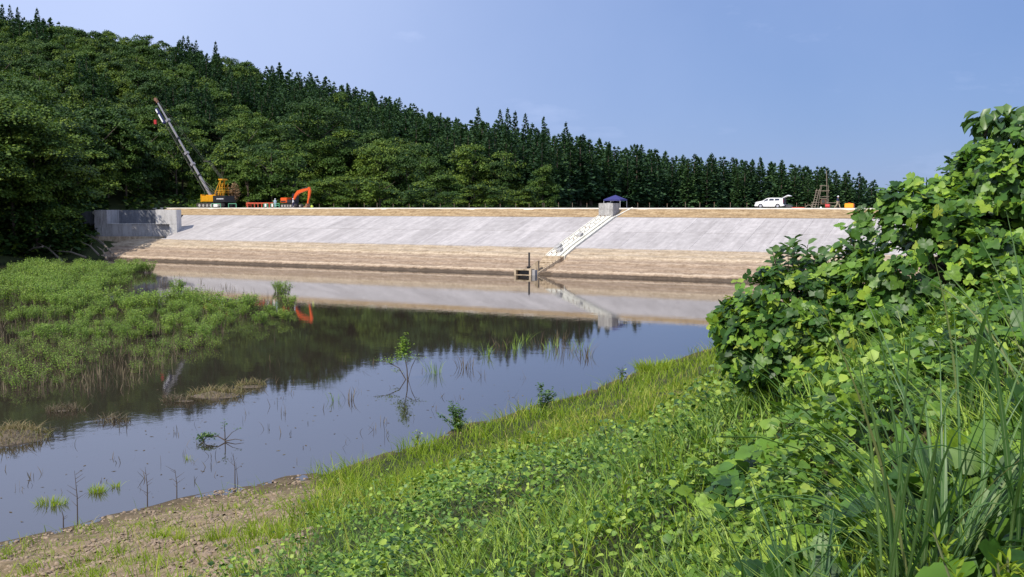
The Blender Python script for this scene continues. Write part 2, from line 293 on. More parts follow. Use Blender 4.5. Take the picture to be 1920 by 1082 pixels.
class MB:
    """collects boxes, tubes and prisms of ONE part"""
    def __init__(s): s.V = []; s.F = []
    def _add(s, vs, fs):
        k = len(s.V); s.V += [tuple(v) for v in vs]; s.F += [tuple(i + k for i in f) for f in fs]; return s
    def box(s, x0, x1, y0, y1, z0, z1):
        v = [(x, y, z) for z in (z0, z1) for y in (y0, y1) for x in (x0, x1)]
        return s._add(v, [(0, 2, 3, 1), (4, 5, 7, 6), (0, 1, 5, 4), (2, 6, 7, 3), (0, 4, 6, 2), (1, 3, 7, 5)])
    def hexa(s, v):   # 8 corners: bottom ring of 4, top ring of 4
        return s._add(v, [(3, 2, 1, 0), (4, 5, 6, 7), (0, 1, 5, 4), (1, 2, 6, 5), (2, 3, 7, 6), (3, 0, 4, 7)])
    def tube(s, pts, r, n=6, cap=True):
        pts = [Vector(p) for p in pts]; rs = r if isinstance(r, (list, tuple)) else [r] * len(pts)
        ring = []; vs = []
        for i, p in enumerate(pts):
            d = (pts[min(i + 1, len(pts) - 1)] - pts[max(i - 1, 0)]).normalized()
            u = d.cross(Vector((0, 0, 1)) if abs(d.z) < 0.95 else Vector((1, 0, 0))).normalized(); w = d.cross(u)
            for j in range(n):
                a = 2 * math.pi * j / n; vs.append(p + (u * math.cos(a) + w * math.sin(a)) * rs[i])
        fs = []
        for i in range(len(pts) - 1):
            for j in range(n):
                fs.append((i * n + j, i * n + (j + 1) % n, (i + 1) * n + (j + 1) % n, (i + 1) * n + j))
        if cap: fs += [tuple(range(n)), tuple(range((len(pts) - 1) * n, len(pts) * n))[::-1]]
        return s._add(vs, fs)
    def prism(s, poly, y0, y1, fy=None):   # polygon in x,z pushed along y
        n = len(poly); g = fy or (lambda z: 1)
        v = [(x, y0 * g(z), z) for x, z in poly] + [(x, y1 * g(z), z) for x, z in poly]
        return s._add(v, [tuple(range(n)), tuple(range(2 * n - 1, n - 1, -1))] + [(i, i + n, (i + 1) % n + n, (i + 1) % n) for i in range(n)])
    def build(s, name, mat, parent=None, loc=(0, 0, 0), rot=(0, 0, 0), bevel=0, smooth=False):
        me = bpy.data.meshes.new(name); me.from_pydata(s.V, [], s.F); me.materials.append(mat)
        bm = bmesh.new(); bm.from_mesh(me); bmesh.ops.recalc_face_normals(bm, faces=bm.faces)
        if bevel: bmesh.ops.bevel(bm, geom=list(bm.edges), offset=bevel, segments=2, affect='EDGES', clamp_overlap=True)
        bm.to_mesh(me); bm.free()
        if smooth:
            for p in me.polygons: p.use_smooth = True
        return add(name, me, parent, loc, rot)

def rotmats(az, tilt, roll):
    """rows of N rotations: local +y leaf axis lifted by tilt from the horizon, turned to az; roll about the axis"""
    az, tilt, roll = np.broadcast_arrays(az, tilt, roll)
    ca, sa, ct, st, cr, sr = np.cos(az), np.sin(az), np.cos(tilt), np.sin(tilt), np.cos(roll), np.sin(roll)
    Y = np.stack([ca * ct, sa * ct, st], -1); X0 = np.stack([sa, -ca, np.zeros_like(sa)], -1); Z0 = np.cross(X0, Y)
    X = X0 * cr[:, None] + Z0 * sr[:, None]; Z = np.cross(X, Y)
    return np.stack([X, Y, Z], -1)          # columns are the axes
def axes_from(Y, Nh):
    Y = Y / np.linalg.norm(Y, axis=1, keepdims=True); X = np.cross(Y, Nh); X /= np.linalg.norm(X, axis=1, keepdims=True) + 1e-9
    return np.stack([X, Y, np.cross(X, Y)], -1)
def scatter(tV, tF, R, S, T):
    S = np.asarray(S, float); S = S[:, None] if S.ndim == 1 else S[:, None, :]
    N = len(T); tv = np.broadcast_to(tV, (N,) + tV.shape) * (S[..., None] if S.ndim == 2 else S)
    V = np.einsum('nij,nkj->nki', R, tv) + T[:, None, :]
    m = len(tV)
    F = (tF[None] + (np.arange(N) * m)[:, None, None]).reshape(-1, tF.shape[1])
    return V.reshape(-1, 3), F
CARD_V = np.array([[0, 0, 0], [.42, .45, -.10], [0, 1, -.16], [-.42, .45, -.10], [0, .5, .06]], float)
CARD_F = np.array([[0, 1, 4], [1, 2, 4], [2, 3, 4], [3, 0, 4]])
LEAF_V = np.array([[0, 0, 0], [.40, .35, .10], [.30, .75, .06], [0, 1, -.12], [-.30, .75, .06], [-.40, .35, .10], [0, .5, 0]], float)
LEAF_F = np.array([[0, 1, 6], [1, 2, 6], [2, 3, 6], [3, 4, 6], [4, 5, 6], [5, 0, 6]])
def join(parts):
    V, F, T, k = [], [], [], 0
    for v, f, t in parts:
        V.append(v); F.append(f + k); T.append(t); k += len(v)
    return np.concatenate(V), np.concatenate(F), np.concatenate(T)
def blade_strip(P, h, w, az, lean, curve, seg=3):
    """N grass blades: ribbons that lean to az and droop; returns V,F"""
    N = len(P); t = np.linspace(0, 1, seg + 1)[None]
    ln = lean[:, None] * t + curve[:, None] * t ** 2
    H = h[:, None] * (t - 0.28 * np.clip(curve, 0, 2)[:, None] * t ** 3); D = h[:, None] * ln
    wd = w[:, None] * np.where(t < 0.99, 1 - 0.55 * t ** 2, 0.08)
    c, s = np.cos(az)[:, None], np.sin(az)[:, None]
    ctr = np.stack([P[:, :1] + D * c, P[:, 1:2] + D * s, P[:, 2:3] + H], -1)
    fa = az + RNG.normal(0, 0.6, N); px, py = -np.sin(fa)[:, None], np.cos(fa)[:, None]
    off = np.stack([px * wd, py * wd, np.zeros_like(wd)], -1) * 0.5
    V = np.stack([ctr - off, ctr + off], 2).reshape(N, -1, 3)
    q = np.array([[2 * i, 2 * i + 1, 2 * i + 3, 2 * i + 2] for i in range(seg)])
    F = (q[None] + (np.arange(N) * 2 * (seg + 1))[:, None, None]).reshape(-1, 4)
    return V.reshape(-1, 3), F

def vnoise(x, y, seed=0):
    """smooth 2-d value noise in -1..1"""
    xi, yi = np.floor(x).astype(np.int64), np.floor(y).astype(np.int64); fx, fy = x - xi, y - yi
    fx, fy = fx * fx * (3 - 2 * fx), fy * fy * (3 - 2 * fy)
    def h(a, b):
        n = (a * 374761393 + b * 668265263 + seed * 974634777) & 0x7fffffff
        n = ((n ^ (n >> 13)) * 1274126177) & 0x7fffffff
        return ((n ^ (n >> 16)) & 0xffff) / 32767.5 - 1
    return (h(xi, yi) * (1 - fx) + h(xi + 1, yi) * fx) * (1 - fy) + (h(xi, yi + 1) * (1 - fx) + h(xi + 1, yi + 1) * fx) * fy
def fbm(x, y, seed=0, oct=4):
    s = np.zeros(np.broadcast(x, y).shape); a = 0.5
    for i in range(oct):
        s = s + a * vnoise(x, y, seed + i); x = x * 2.03 + 5.1; y = y * 2.03 + 1.7; a *= 0.5
    return s
def sstep(x, a, b):
    t = np.clip((x - a) / (b - a), 0, 1); return t * t * (3 - 2 * t)

# ------------------------------------------------------------------ terrain
SHORE = np.array([(-40, -20), (-24, 8), (-17, 22), (-14.11, 27.27), (-13.28, 28.15), (-12.64, 28.78), (-12.14, 29.7), (-11.25, 30.51), (-10.58, 31.48), (-9.7, 32.33),
    (-8.43, 33.09), (-7.78, 34.17), (-6.21, 34.8), (-4.85, 37.34), (-3.33, 38.88), (-2.11, 42.49), (-0.63, 43.57), (1.0, 46.68), (3.21, 48.96), (5.99, 54.41),
    (7.78, 57.5), (12.75, 65.5), (20, 77), (30, 94), (41.5, 116), (90, 90)], float)
def shore_t(x, y):
    """signed distance inland of the near shoreline"""
    x = np.asarray(x, float); y = np.asarray(y, float)
    best = np.full(x.shape, 1e9); sg = np.ones(x.shape)
    for (ax, ay), (bx, by) in zip(SHORE[:-1], SHORE[1:]):
        dx, dy = bx - ax, by - ay; k = np.clip(((x - ax) * dx + (y - ay) * dy) / (dx * dx + dy * dy), 0, 1)
        d = np.hypot(x - ax - k * dx, y - ay - k * dy); c = dx * (y - ay) - dy * (x - ax)
        up = d < best - 1e-9; best = np.where(up, d, best); sg = np.where(up, np.where(c < 0, 1.0, -1.0), sg)
    return best * sg
T0 = float(shore_t(np.array([0.]), np.array([0.]))[0])
def bank_z(x, y, t=None):
    t = shore_t(x, y) if t is None else t
    q = t / T0
    z = np.where(t > 0, 7.6 * np.clip(q, 0, 9) ** 1.38, 0.11 * t)
    z = np.where(q > 1, 7.6 + 1.2 * (1 - np.exp(-(q - 1) * 3)), z)
    z = z + 0.75 * sstep(x, 0.3, 3.2) * sstep(y, 15, 8) * sstep(y, -4, 2)           # the bank swells under the vine shrub
    z = z + np.where(t > 0, np.clip(t, 0, 3) / 3 * (0.22 * fbm(x * 0.35, y * 0.35, 3) + 0.09 * fbm(x * 1.6, y * 1.6, 9)), 0)
    return np.maximum(z, -1.4)
HPX = np.array([-700, -200, 0, 150, 250, 400, 600, 750, 830, 950, 1100, 1250, 1450, 1600, 1690, 1900, 2600], float)
HY = np.array([0, 120, 160, 175, 200, 230, 260, 300, 350, 400, 430, 500, 700, 3000], float)
B = -1.5
HZ = np.array([
    [B, 6, 14, 20, 30, 40, 50, 60, 70, 80, 84, 74, 45, 10],
    [B, 1, 9, 16, 26, 36, 45, 55, 66, 75, 79, 68, 40, 5],
    [B, B, -0.6, 1.2, 11, 22, 31, 42, 55, 67, 71, 62, 40, 0],
    [B, B, B, -0.3, 8, 18, 27, 38, 52, 64, 68, 60, 40, 0],
    [B, B, B, B, 6.5, 14, 24, 36, 50, 61, 65, 57, 40, 0],
    [B, B, B, B, 5, 10, 18, 29, 43, 55, 58, 52, 35, 0],
    [B, B, B, B, 5, 8, 13, 21, 31, 42, 46, 42, 25, -3],
    [B, B, B, B, 5, 7, 11, 18, 25, 33, 36, 32, 15, -4],
    [B, B, B, B, 5, 7, 10, 16, 21, 26, 28, 24, 8, -4],
    [B, B, B, B, 5, 7, 11, 17, 18, 16, 15, 10, 2, -4],
    [B, B, B, B, 5, 6, 8, 12, 13, 10, 8, 4, -1, -5],
    [B, B, B, 4, 5, 5, 6, 8, 9, 7, 6, 2, -2, -5],
    [B, B, B, 4, 4, 4, 4, 5, 6.4, 6, 5, 0, -3, -5],
    [B, B, 2, 3, 3, 3, 3, 3, 3.2, 2, 1, -2, -3, -5],
    [B, B, 1, 1, 0, 0, -1, -2, -3, -3, -3, -4, -5, -6],
    [B, B, 0, 0, -1, -2, -3, -4, -4, -4, -4, -5, -6, -7],
    [B, B, 0, 0, -1, -2, -3, -4, -4, -4, -4, -5, -6, -7]], float)
def hill_z(x, y):
    yy = np.clip(y, 1, 2999); px = np.clip(960 + 1900 * x / np.maximum(yy, 30), HPX[0], HPX[-1] - 1e-6)
    i = np.clip(np.searchsorted(HPX, px, 'right') - 1, 0, len(HPX) - 2); j = np.clip(np.searchsorted(HY, yy, 'right') - 1, 0, len(HY) - 2)
    u = (px - HPX[i]) / (HPX[i + 1] - HPX[i]); v = (yy - HY[j]) / (HY[j + 1] - HY[j])
    z = (HZ[i, j] * (1 - u) + HZ[i + 1, j] * u) * (1 - v) + (HZ[i, j + 1] * (1 - u) + HZ[i + 1, j + 1] * u) * v
    return z + np.where(z > -1.2, 1.6 * fbm(x * 0.03, y * 0.03, 21) * np.clip(y / 300, 0, 1), 0)
def ground_z(x, y):
    x = np.asarray(x, float); y = np.asarray(y, float)
    return np.maximum(bank_z(x, y), hill_z(x, y))
def dirt_mask(x, y, t):
    m = (-x - 2.9 - 0.10 * (y - 11) + 1.8 * fbm(x * 0.5, y * 0.5, 31)) / 1.6
    return np.clip(np.maximum(np.clip(m, 0, 1), 1 - t / 0.9), 0, 1)

def axis(fine0, fine1, step, far0, far1, grow=1.13):
    a = list(np.arange(fine0, fine1 + 1e-6, step)); s = step; p = fine1
    while p < far1: s *= grow; s = min(s, 400); p += s; a.append(p)
    s = step; p = fine0; b = []
    while p > far0: s *= grow; s = min(s, 400); p -= s; b.append(p)
    return np.array(b[::-1] + a)
gx = axis(-17, 9, 0.16, -5000, 5000, 1.07); gy = axis(1, 38, 0.18, -3000, 7000, 1.05)
GX, GY = np.meshgrid(gx, gy); GT = shore_t(GX, GY)
GZ = np.maximum(bank_z(GX, GY, GT), hill_z(GX, GY))
dm = dirt_mask(GX, GY, GT)
GZ = GZ + np.where((GT > 0.15) & (GY < 60), 0.10 * dm * fbm(GX * 2.1, GY * 2.1, 77) + 0.05 * dm * fbm(GX * 6, GY * 6, 78), 0)
nx, ny = len(gx), len(gy); ii = np.arange(nx * ny).reshape(ny, nx)
GF = np.stack([ii[:-1, :-1], ii[:-1, 1:], ii[1:, 1:], ii[1:, :-1]], -1).reshape(-1, 4)
cover = np.clip(np.where(GT > 0, 1.05 - dm * 0.95, 0.0) + (hill_z(GX, GY) > bank_z(GX, GY, GT)) * 1.3, 0, 1.5)
g = add('ground', mesh_np('ground', np.stack([GX, GY, GZ], -1).reshape(-1, 3), GF, M['earth'], cover.ravel(), 'cover', True))
tag(g, kind='structure', label='bare tan bank and wooded hillside round the pond')
w = MB()
wxs = [-400, 130]; wys = [-80, 230]
w._add([(-260, -60, 0), (95, -60, 0), (95, 205, 0), (-260, 205, 0)], [(0, 1, 2, 3)])
wo = w.build('water', M['water']); tag(wo, kind='structure', label='still pond water mirroring the dam and the forest')

# ------------------------------------------------------------------ dam (a along the crest to the right, s up the slope, away)
U = np.array([0.87821489, -0.47826626]); NN = np.array([0.47826626, 0.87821489]); P0 = np.array([1.817, 137.789])
def D(a, s, z): q = P0 + U * a + NN * s; return (float(q[0]), float(q[1]), float(z))
def Dn(a, s, z): q = P0 + np.multiply.outer(a, U) + np.multiply.outer(s, NN); return np.concatenate([q, np.asarray(z)[..., None]], -1)
PS = [-8, 0, 9.9, 24.5, 28.5]; PZ = [-1.6, 0, 3.4, 7.57, 9.0]
def slope_z(s): return np.interp(s, PS, PZ)
CREST = 9.0
dam = empty('embankment_dam', D(-15, 12, 0), DAM_ANG, 'long earth dam with a pale concrete slab facing above a tan soil foot', 'dam')
def todam(o):      # keep a part built in world coordinates where it stands
    o.parent = dam; o.matrix_parent_inverse = (Matrix.Translation(dam.location) @ Matrix.Rotation(DAM_ANG, 4, 'Z')).inverted(); return o
def soil_face(name, mat, a0, a1, s0, s1, na, ns, amp, strata):
    A, S = np.meshgrid(np.linspace(a0, a1, na), np.linspace(s0, s1, ns)); Z = slope_z(S)
    lumps = amp * fbm(A * 0.35, S * 0.7, 41, 6)
    if strata:
        for sc, hh in ((1.2, 0.26), (2.6, 0.14), (4.4, 0.18), (6.4, 0.28), (8.0, 0.14)):   # old water lines cut small ledges into the face
            c = sc + 0.45 * fbm(A * 0.16, S * 0 + sc, 47, 5); lumps = lumps + hh * (sstep(S, c - 0.35, c + 0.05) - sstep(S, c + 0.05, c + 1.5))
    edge = sstep(S, s0, s0 + 0.6) * sstep(S, s1, s1 - 0.5) if not strata else sstep(S, s1, s1 - 0.5)
    Z = Z + lumps * edge - (0.42 * sstep(A, -1.2, 0.0) * sstep(A, 4.2, 2.9) * sstep(S, 7.5, 6.0) if strata else 0)
    i = np.arange(na * ns).reshape(ns, na); F = np.stack([i[:-1, :-1], i[:-1, 1:], i[1:, 1:], i[1:, :-1]], -1).reshape(-1, 4)
    o = add(name, mesh_np(name, Dn(A, S, Z).reshape(-1, 3), F, mat, smooth=True)); return todam(o)
soil_face('lower_soil_face', M['soil_low'], -104, 70, -4, 9.9, 900, 80, 0.20, True)
soil_face('upper_soil_face', M['soil_top'], -99, 70, 24.6, 28.15, 900, 26, 0.34, False)
def a_min(s): return -79 - 11.2 * (s - 9.7) / 15.2
bed = MB(); k = []
for s, z in ((9.7, 3.18), (24.8, 7.46)): k.append((s, z))
bed._add([D(a_min(k[0][0]) + .05, k[0][0], k[0][1]), D(70, k[0][0], k[0][1]), D(70, k[1][0], k[1][1]), D(a_min(k[1][0]) + .05, k[1][0], k[1][1]),
          D(a_min(k[0][0]) + .05, k[0][0], -1), D(70, k[0][0], -1), D(70, k[1][0], -1), D(a_min(k[1][0]) + .05, k[1][0], -1)],
         [(0, 1, 2, 3), (0, 4, 5, 1), (3, 2, 6, 7), (0, 3, 7, 4)])
todam(bed.build('joint_bed', M['joint']))
rows = [(9.9, 17.05), (17.17, 24.4)]; pw = 3.4
for r, (s0, s1) in enumerate(rows):
    a = -92.5
    while a < 69:
        b = a + pw - 0.022
        for lo, hi in ((a, b),):
            if lo < 2.9 and hi > -0.05:      # the inclined outlet takes this strip
                pieces = [(lo, -0.06), (3.06, hi)]
            else: pieces = [(lo, hi)]
            for p, q in pieces:
                p0, p1 = max(p, a_min(s0)), max(p, a_min(s1))
                if q - p0 < 0.25 and q - p1 < 0.25: continue
                q0, q1 = max(q, p0 + .01), max(q, p1 + .01); dz = random.uniform(0.034, 0.046)
                z0, z1 = slope_z(s0) + dz, slope_z(s1) + dz
                mb = MB().hexa([D(p0, s0, z0 - .2), D(q0, s0, z0 - .2), D(q1, s1, z1 - .2), D(p1, s1, z1 - .2), D(p0, s0, z0), D(q0, s0, z0), D(q1, s1, z1), D(p1, s1, z1)])
                todam(mb.build('concrete_panel', M['slab']))
        a += pw
e = MB().hexa([D(-80, 9.55, 3.2), D(70, 9.55, 3.2), D(70, 9.86, 3.3), D(-80, 9.86, 3.3), D(-80, 9.55, 3.42), D(70, 9.55, 3.42), D(70, 9.86, 3.5), D(-80, 9.86, 3.5)])
todam(e.build('toe_kerb', M['slab']))
cr = MB()
cp = [(27.95, 8.76), (28.3, 8.98), (29.2, 9.04), (35.5, 9.04), (48, 4.2), (48, -1.2), (27.95, -1.2)]
n = len(cp)
cr._add([D(-104, s, z) for s, z in cp] + [D(75, s, z) for s, z in cp], [tuple(range(n)), tuple(range(2 * n - 1, n - 1, -1))] + [(i, (i + 1) % n, (i + 1) % n + n, i + n) for i in range(n)])
tag(cr.build('crest_road', M['gravel']), kind='structure', label='pale gravel road along the dam crest')

# ------------------------------------------------------------------ spillway at the left abutment (square to the view)
sp = empty('spillway', (-70, 188, 3), 0, 'grey concrete spillway with a recessed bay at the left end of the dam', 'spillway')
def spb(name, mat, *b):
    mb = MB()
    for q in b: mb.box(q[0] + 70, q[1] + 70, q[2] - 188, q[3] - 188, q[4] - 3, q[5] - 3)
    return mb.build(name, mat, sp, bevel=0.03)
spb('weir_wall', M['weirwall'], (-76.0, -63.4, 188.5, 189.3, 1.0, 6.0)); spb('weir_coping', M['pierwall'], (-75.19, -65.91, 188.42, 189.297, 6.003, 6.12))
spb('left_pier', M['weirwall'], (-77.4, -76.003, 188.2, 197.2, 1.0, 8.62)); spb('left_return', M['weirwall'], (-76.0, -75.2, 188.503, 196.5, 6.003, 8.6))
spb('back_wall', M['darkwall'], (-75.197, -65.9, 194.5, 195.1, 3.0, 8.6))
spb('channel_floor', M['wall'], (-75.197, -65.9, 189.303, 194.497, 2.5, 5.2))
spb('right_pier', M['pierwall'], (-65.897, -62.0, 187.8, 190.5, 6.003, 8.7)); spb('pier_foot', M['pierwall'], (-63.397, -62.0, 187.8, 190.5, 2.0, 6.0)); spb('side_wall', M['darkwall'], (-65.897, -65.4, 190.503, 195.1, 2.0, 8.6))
spb('apron', M['oldwall'], (-77.0, -64.5, 187.2, 188.197, 1.0, 3.75))
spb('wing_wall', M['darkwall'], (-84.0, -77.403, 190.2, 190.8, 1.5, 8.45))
for x in (-73.0, -69.9, -66.8): spb('pour_joint', M['joint'], (x, x + 0.04, 188.485, 188.497, 3.8, 5.9))
MB().tube([(-7.9, 1.6, 5.15), (-7.9, 3.4, 5.2)], 0.42, 14).build('drain_pipe', M['newconc'], sp)

# ------------------------------------------------------------------ inclined outlet with steps, gate block, intake, gauge
io = empty('inclined_outlet', D(1.5, 12, 4), DAM_ANG, 'pale concrete outlet ramp with steps running down the dam face below the grey block', 'outlet ramp')
def ih(name, mat, a0, a1, s0, s1, h0, h1, sub=None):    # sheared block on the slope, heights over it
    z0, z1 = slope_z(s0), slope_z(s1)
    q = P0 + U * 1.5 + NN * 12
    c = [(a0, s0, z0 + h0), (a1, s0, z0 + h0), (a1, s1, z1 + h0), (a0, s1, z1 + h0), (a0, s0, z0 + h1), (a1, s0, z0 + h1), (a1, s1, z1 + h1), (a0, s1, z1 + h1)]
    return MB().hexa([(a - 1.5, s - 12, z - 4) for a, s, z in c]).build(name, mat, sub or io)
for (s0, s1) in ((6.1, 9.897), (9.9, 24.35)):
    ih('ramp_base', M['newconc'], 0.0, 2.3, s0, s1, -0.3, 0.24); ih('side_kerb', M['newconc'], 2.803, 2.98, s0, s1, -0.3, 0.30)
    ih('step_bed', M['joint'], 2.303, 2.80, s0, s1, -0.3, 0.02)
    for a0, a1 in ((0.0, 0.12), (0.74, 0.80), (1.50, 1.56), (2.16, 2.30)): ih('guide_rail', M['newconc'], a0, a1, s0, s1, 0.242, 0.36)
k = 0; s = 6.15
while s < 24.2:
    ih('step', M['newconc'], 2.305, 2.798, s, s + 0.26, 0.03, 0.20); s += 0.52
for i, s in enumerate(np.arange(7.0, 24.2, 1.9)):
    for a in (0.42, 1.15): ih('valve_cover', M['wall' if i % 3 else 'rust'], a, a + 0.13, s, s + 0.2, 0.242, 0.36)
for a, s, l in ((1.2, 13.8, 1.1), (0.25, 8.2, 1.5), (1.1, 7.3, 0.9)): ih('hatch', M['wall'], a, a + 0.62, s, s + l, 0.243, 0.62)
b = MB().hexa([(a - 1.5, s - 12, z - 4) for a, s, z in ((0.1, 0.5, -1), (1.5, 0.5, -1), (2.9, 6.09, -1), (0.1, 6.09, -1), (0.1, 0.9, 0.28), (1.5, 0.9, 0.28), (2.9, 6.09, 2.36), (0.1, 6.09, 2.36))])
b.build('stained_foot', M['oldwall'], io)
for i in range(9):
    s0 = 1.1 + i * 0.54; z0 = 0.34 + i * 0.222
    MB().box(0.12 - 1.5, 1.45 + i * 0.15 - 1.5, s0 - 12, s0 + 0.5 - 12, z0 - .2 - 4, z0 + 0.14 - 4).build('foot_step', M['oldwall'], io)
MB().prism([(-1.75, -4.6), (-0.12, -4.6), (-0.12, -2.15), (-0.22, -2.1), (-1.75, -3.5)], -10.9, -10.5).build('wing_plate', M['oldwall'], io)
gb = empty('gate_block', D(1.3, 25.6, 7), DAM_ANG, 'square weathered concrete block at the top of the outlet ramp', 'concrete block')
MB().box(-1.22, 1.22, -1.2, 1.3, -0.9, 2.78).build('block_body', M['wall'], gb, bevel=0.03)
for z in (0.9, 1.85): MB().box(-1.235, 1.235, -1.215, 1.315, z, z + 0.03).build('pour_joint', M['joint'], gb)
MB().box(-0.25, 0.25, -0.25, 0.25, 2.78, 2.86).build('lid', M['wall'], gb)
MB().hexa([(a - 1.3, s - 25.6, z - 7) for a, s, z in ((2.75, 24.45, 7.2), (3.0, 24.45, 7.2), (4.2, 28.6, 8.7), (3.95, 28.6, 8.7), (2.75, 24.45, 7.75), (3.0, 24.45, 7.75), (4.2, 28.6, 9.13), (3.95, 28.6, 9.13))]).build('sloped_kerb', M['newconc'], gb)
ib = empty('intake_box', D(0.2, -0.6, 0), DAM_ANG, 'low concrete intake box with a black slot at the waterline', 'intake')
MB().box(-1.35, -1.05, -0.5, 0.5, -0.8, 0.85).box(0.95, 1.25, -0.5, 0.5, -0.8, 0.85).box(-1.05, 0.95, -0.5, 0.5, 0.66, 0.85).box(-1.05, 0.95, -0.5, 0.5, -0.8, 0.06).build('box_shell', M['oldwall'], ib)
MB().box(-1.05, 0.95, 0.1, 0.5, 0.063, 0.657).build('dark_slot', M['black'], ib)
MB().box(1.253, 1.75, -0.3, 0.4, -0.6, 0.72).build('side_block', M['joint'], ib)
gp = empty('gauge_post', D(-0.25, 1.6, 0.4), DAM_ANG, 'thin dark gauge post standing on the soil behind the intake box', 'post')
MB().box(-0.1, 0.1, -0.08, 0.08, 0.55, 2.55).build('post', M['black'], gp)
MB().tube([(0, 0, 0.62), (0, 0, 0.5), (0.05, 0, 0.02), (0.05, 0, -0.15)], [0.36, 0.34, 0.10, 0.08], 10).build('cup_base', M['black'], gp)

# ------------------------------------------------------------------ machines on the crest
def px_local(px, a_ref, s=32.0):
    """distance along the crest from a_ref of the point seen at that bearing"""
    r = (px - 960) / 1900; q = P0 + NN * s; a = (r * q[1] - q[0]) / (U[0] - r * U[1]); return a - a_ref
CA = -88.0
crane = empty('crawler_crane', D(CA, 32, CREST + 0.04), DAM_ANG, 'yellow crawler crane with a long grey boom raised to the left', 'crane')
for y in (-1.75, 1.75):
    pr = [(-3.6, 0.45), (-3.3, 0.12), (-2.9, 0), (2.9, 0), (3.3, 0.12), (3.6, 0.45), (3.45, 0.8), (3.1, 0.95), (-3.1, 0.95), (-3.45, 0.8)]
    t = MB().prism([(x - 0.3, z) for x, z in pr], y - 0.4, y + 0.4).build('crawler_track', M['track'], crane)
    for i in range(22):
        MB().box(-3.5 + i * 0.3, -3.3 + i * 0.3, y - 0.43, y + 0.43, 0.952, 1.0).build('track_shoe', M['track'], t) if y < 0 else None
    for i in range(6): MB().tube([(-2.9 + i * 1.05, y - 0.46, 0.45), (-2.9 + i * 1.05, y - 0.38, 0.45)], 0.3, 12).build('road_wheel', M['wall'], t)
MB().box(-1.9, 1.3, -1.3, 1.3, 0.4, 1.15).build('carbody', M['black'], crane)
MB().box(-3.0, 0.18, -1.5, 1.5, 1.2, 2.45).build('machinery_house', M['crane_y'], crane, bevel=0.05)
for x in (-2.4, -1.5, -0.6): MB().box(x - 0.38, x + 0.38, -1.53, -1.505, 1.35, 2.25).build('side_panel', M['crane_y'], crane, bevel=0.01)
MB().box(-3.35, -3.003, -1.45, -0.55, 1.15, 2.7).build('operator_cab', M['crane_y'], crane, bevel=0.04)
MB().box(-3.38, -3.352, -1.3, -0.7, 1.7, 2.5).build('cab_window', M['glass'], crane)
MB().box(0.183, 3.55, -1.55, 1.55, 1.1, 2.42).build('counterweight', M['black'], crane, bevel=0.05)
for i in range(7): MB().box(1.25 + i * 0.27, 1.25 + i * 0.27 + 0.17, -1.575, -1.553, 1.68, 1.90).build('weight_marking', M['whitecloth'], crane)
MB().box(-2.2, 0.6, -1.1, 1.1, 2.452, 2.62).build('deck', M['crane_y'], crane)
for y in (-0.8, 0.8):
    MB().tube([(1.0, y, 2.5), (1.5, y * 0.7, 5.75)], 0.10).build('gantry_post', M['crane_y'], crane); MB().tube([(-0.1, y, 2.55), (1.4, y * 0.7, 5.7)], 0.08).build('gantry_leg', M['crane_y'], crane)
    MB().tube([(2.15, y, 2.45), (2.1, y, 5.0)], 0.06).build('rear_post', M['crane_y'], crane); MB().tube([(1.05, y, 2.6), (2.15, y, 5.0)], 0.05).build('gantry_brace', M['crane_y'], crane)
MB().box(0.95, 2.1, -0.75, 0.75, 5.55, 5.85).build('gantry_head', M['crane_y'], crane, bevel=0.03)
MB().box(1.15, 1.95, -0.6, 0.6, 4.0, 4.12).box(1.0, 1.2, -0.75, 0.75, 2.9, 3.1).build('gantry_crossbar', M['crane_y'], crane)
for z in (3.0, 3.45): MB().tube([(0.6, -1.3, z), (2.9, -1.3, z), (2.9, 1.3, z)], 0.03).build('handrail', M['crane_y'], crane)
for x in (0.6, 1.4, 2.2, 2.9): MB().tube([(x, -1.3, 2.42), (x, -1.3, 3.45)], 0.03, 5).build('rail_post', M['crane_y'], crane)
BB = Vector((-1.9, 0, 2.45)); BT = Vector((-16.6, -0.0, 22.3)); bd = (BT - BB).normalized(); bside = Vector((-bd.z, 0, bd.x))
def along(f, off=0, y=0): return BB + (BT - BB) * f + bside * off + Vector((0, y, 0))
secs = [(0, 0.21, 0.23), (0.20, 0.45, 0.20), (0.445, 0.81, 0.17), (0.80, 1.0, 0.14)]
def bbox(f0, f1, r, yw):
    c = [along(f0, -r, -yw), along(f0, -r, yw), along(f0, r, yw), along(f0, r, -yw), along(f1, -r, -yw), along(f1, -r, yw), along(f1, r, yw), along(f1, r, -yw)]
    return MB().hexa(c)
for f0, f1, r in secs: bbox(f0, f1, r, r * 0.9).build('boom_section', M['boom_grey'], crane, bevel=0.03)
for f in (0.335, 0.45, 0.80): bbox(f - 0.018, f + 0.006, 0.38, 0.36).build('boom_collar', M['boom_grey'], crane, bevel=0.03)
for f in (0.21, 0.455, 0.60): bbox(f - 0.005, f + 0.005, 0.34, 0.32).build('boom_band', M['black'], crane)
hd = bbox(0.986, 1.018, 0.2, 0.22).build('boom_head', M['rust'], crane, bevel=0.03)
MB().tube([along(1.025, 0.1, -0.2), along(1.025, 0.1, 0.2)], 0.36, 14).build('sheave', M['rust'], hd)
MB().tube([along(0.0, 0.75), along(0.97, 0.62)], 0.035, 5).build('hoist_rope', M['black'], crane)
jb = bbox(0.82, 0.955, 0.16, 0.2); 
jib = MB(); c = [along(f, o, y) for f in (0.80, 0.96) for (o, y) in ((0.95, -0.25), (0.95, 0.25), (1.35, 0.25), (1.35, -0.25))]
jb = jib.hexa(c).build('jib_holder', M['navy'], crane)
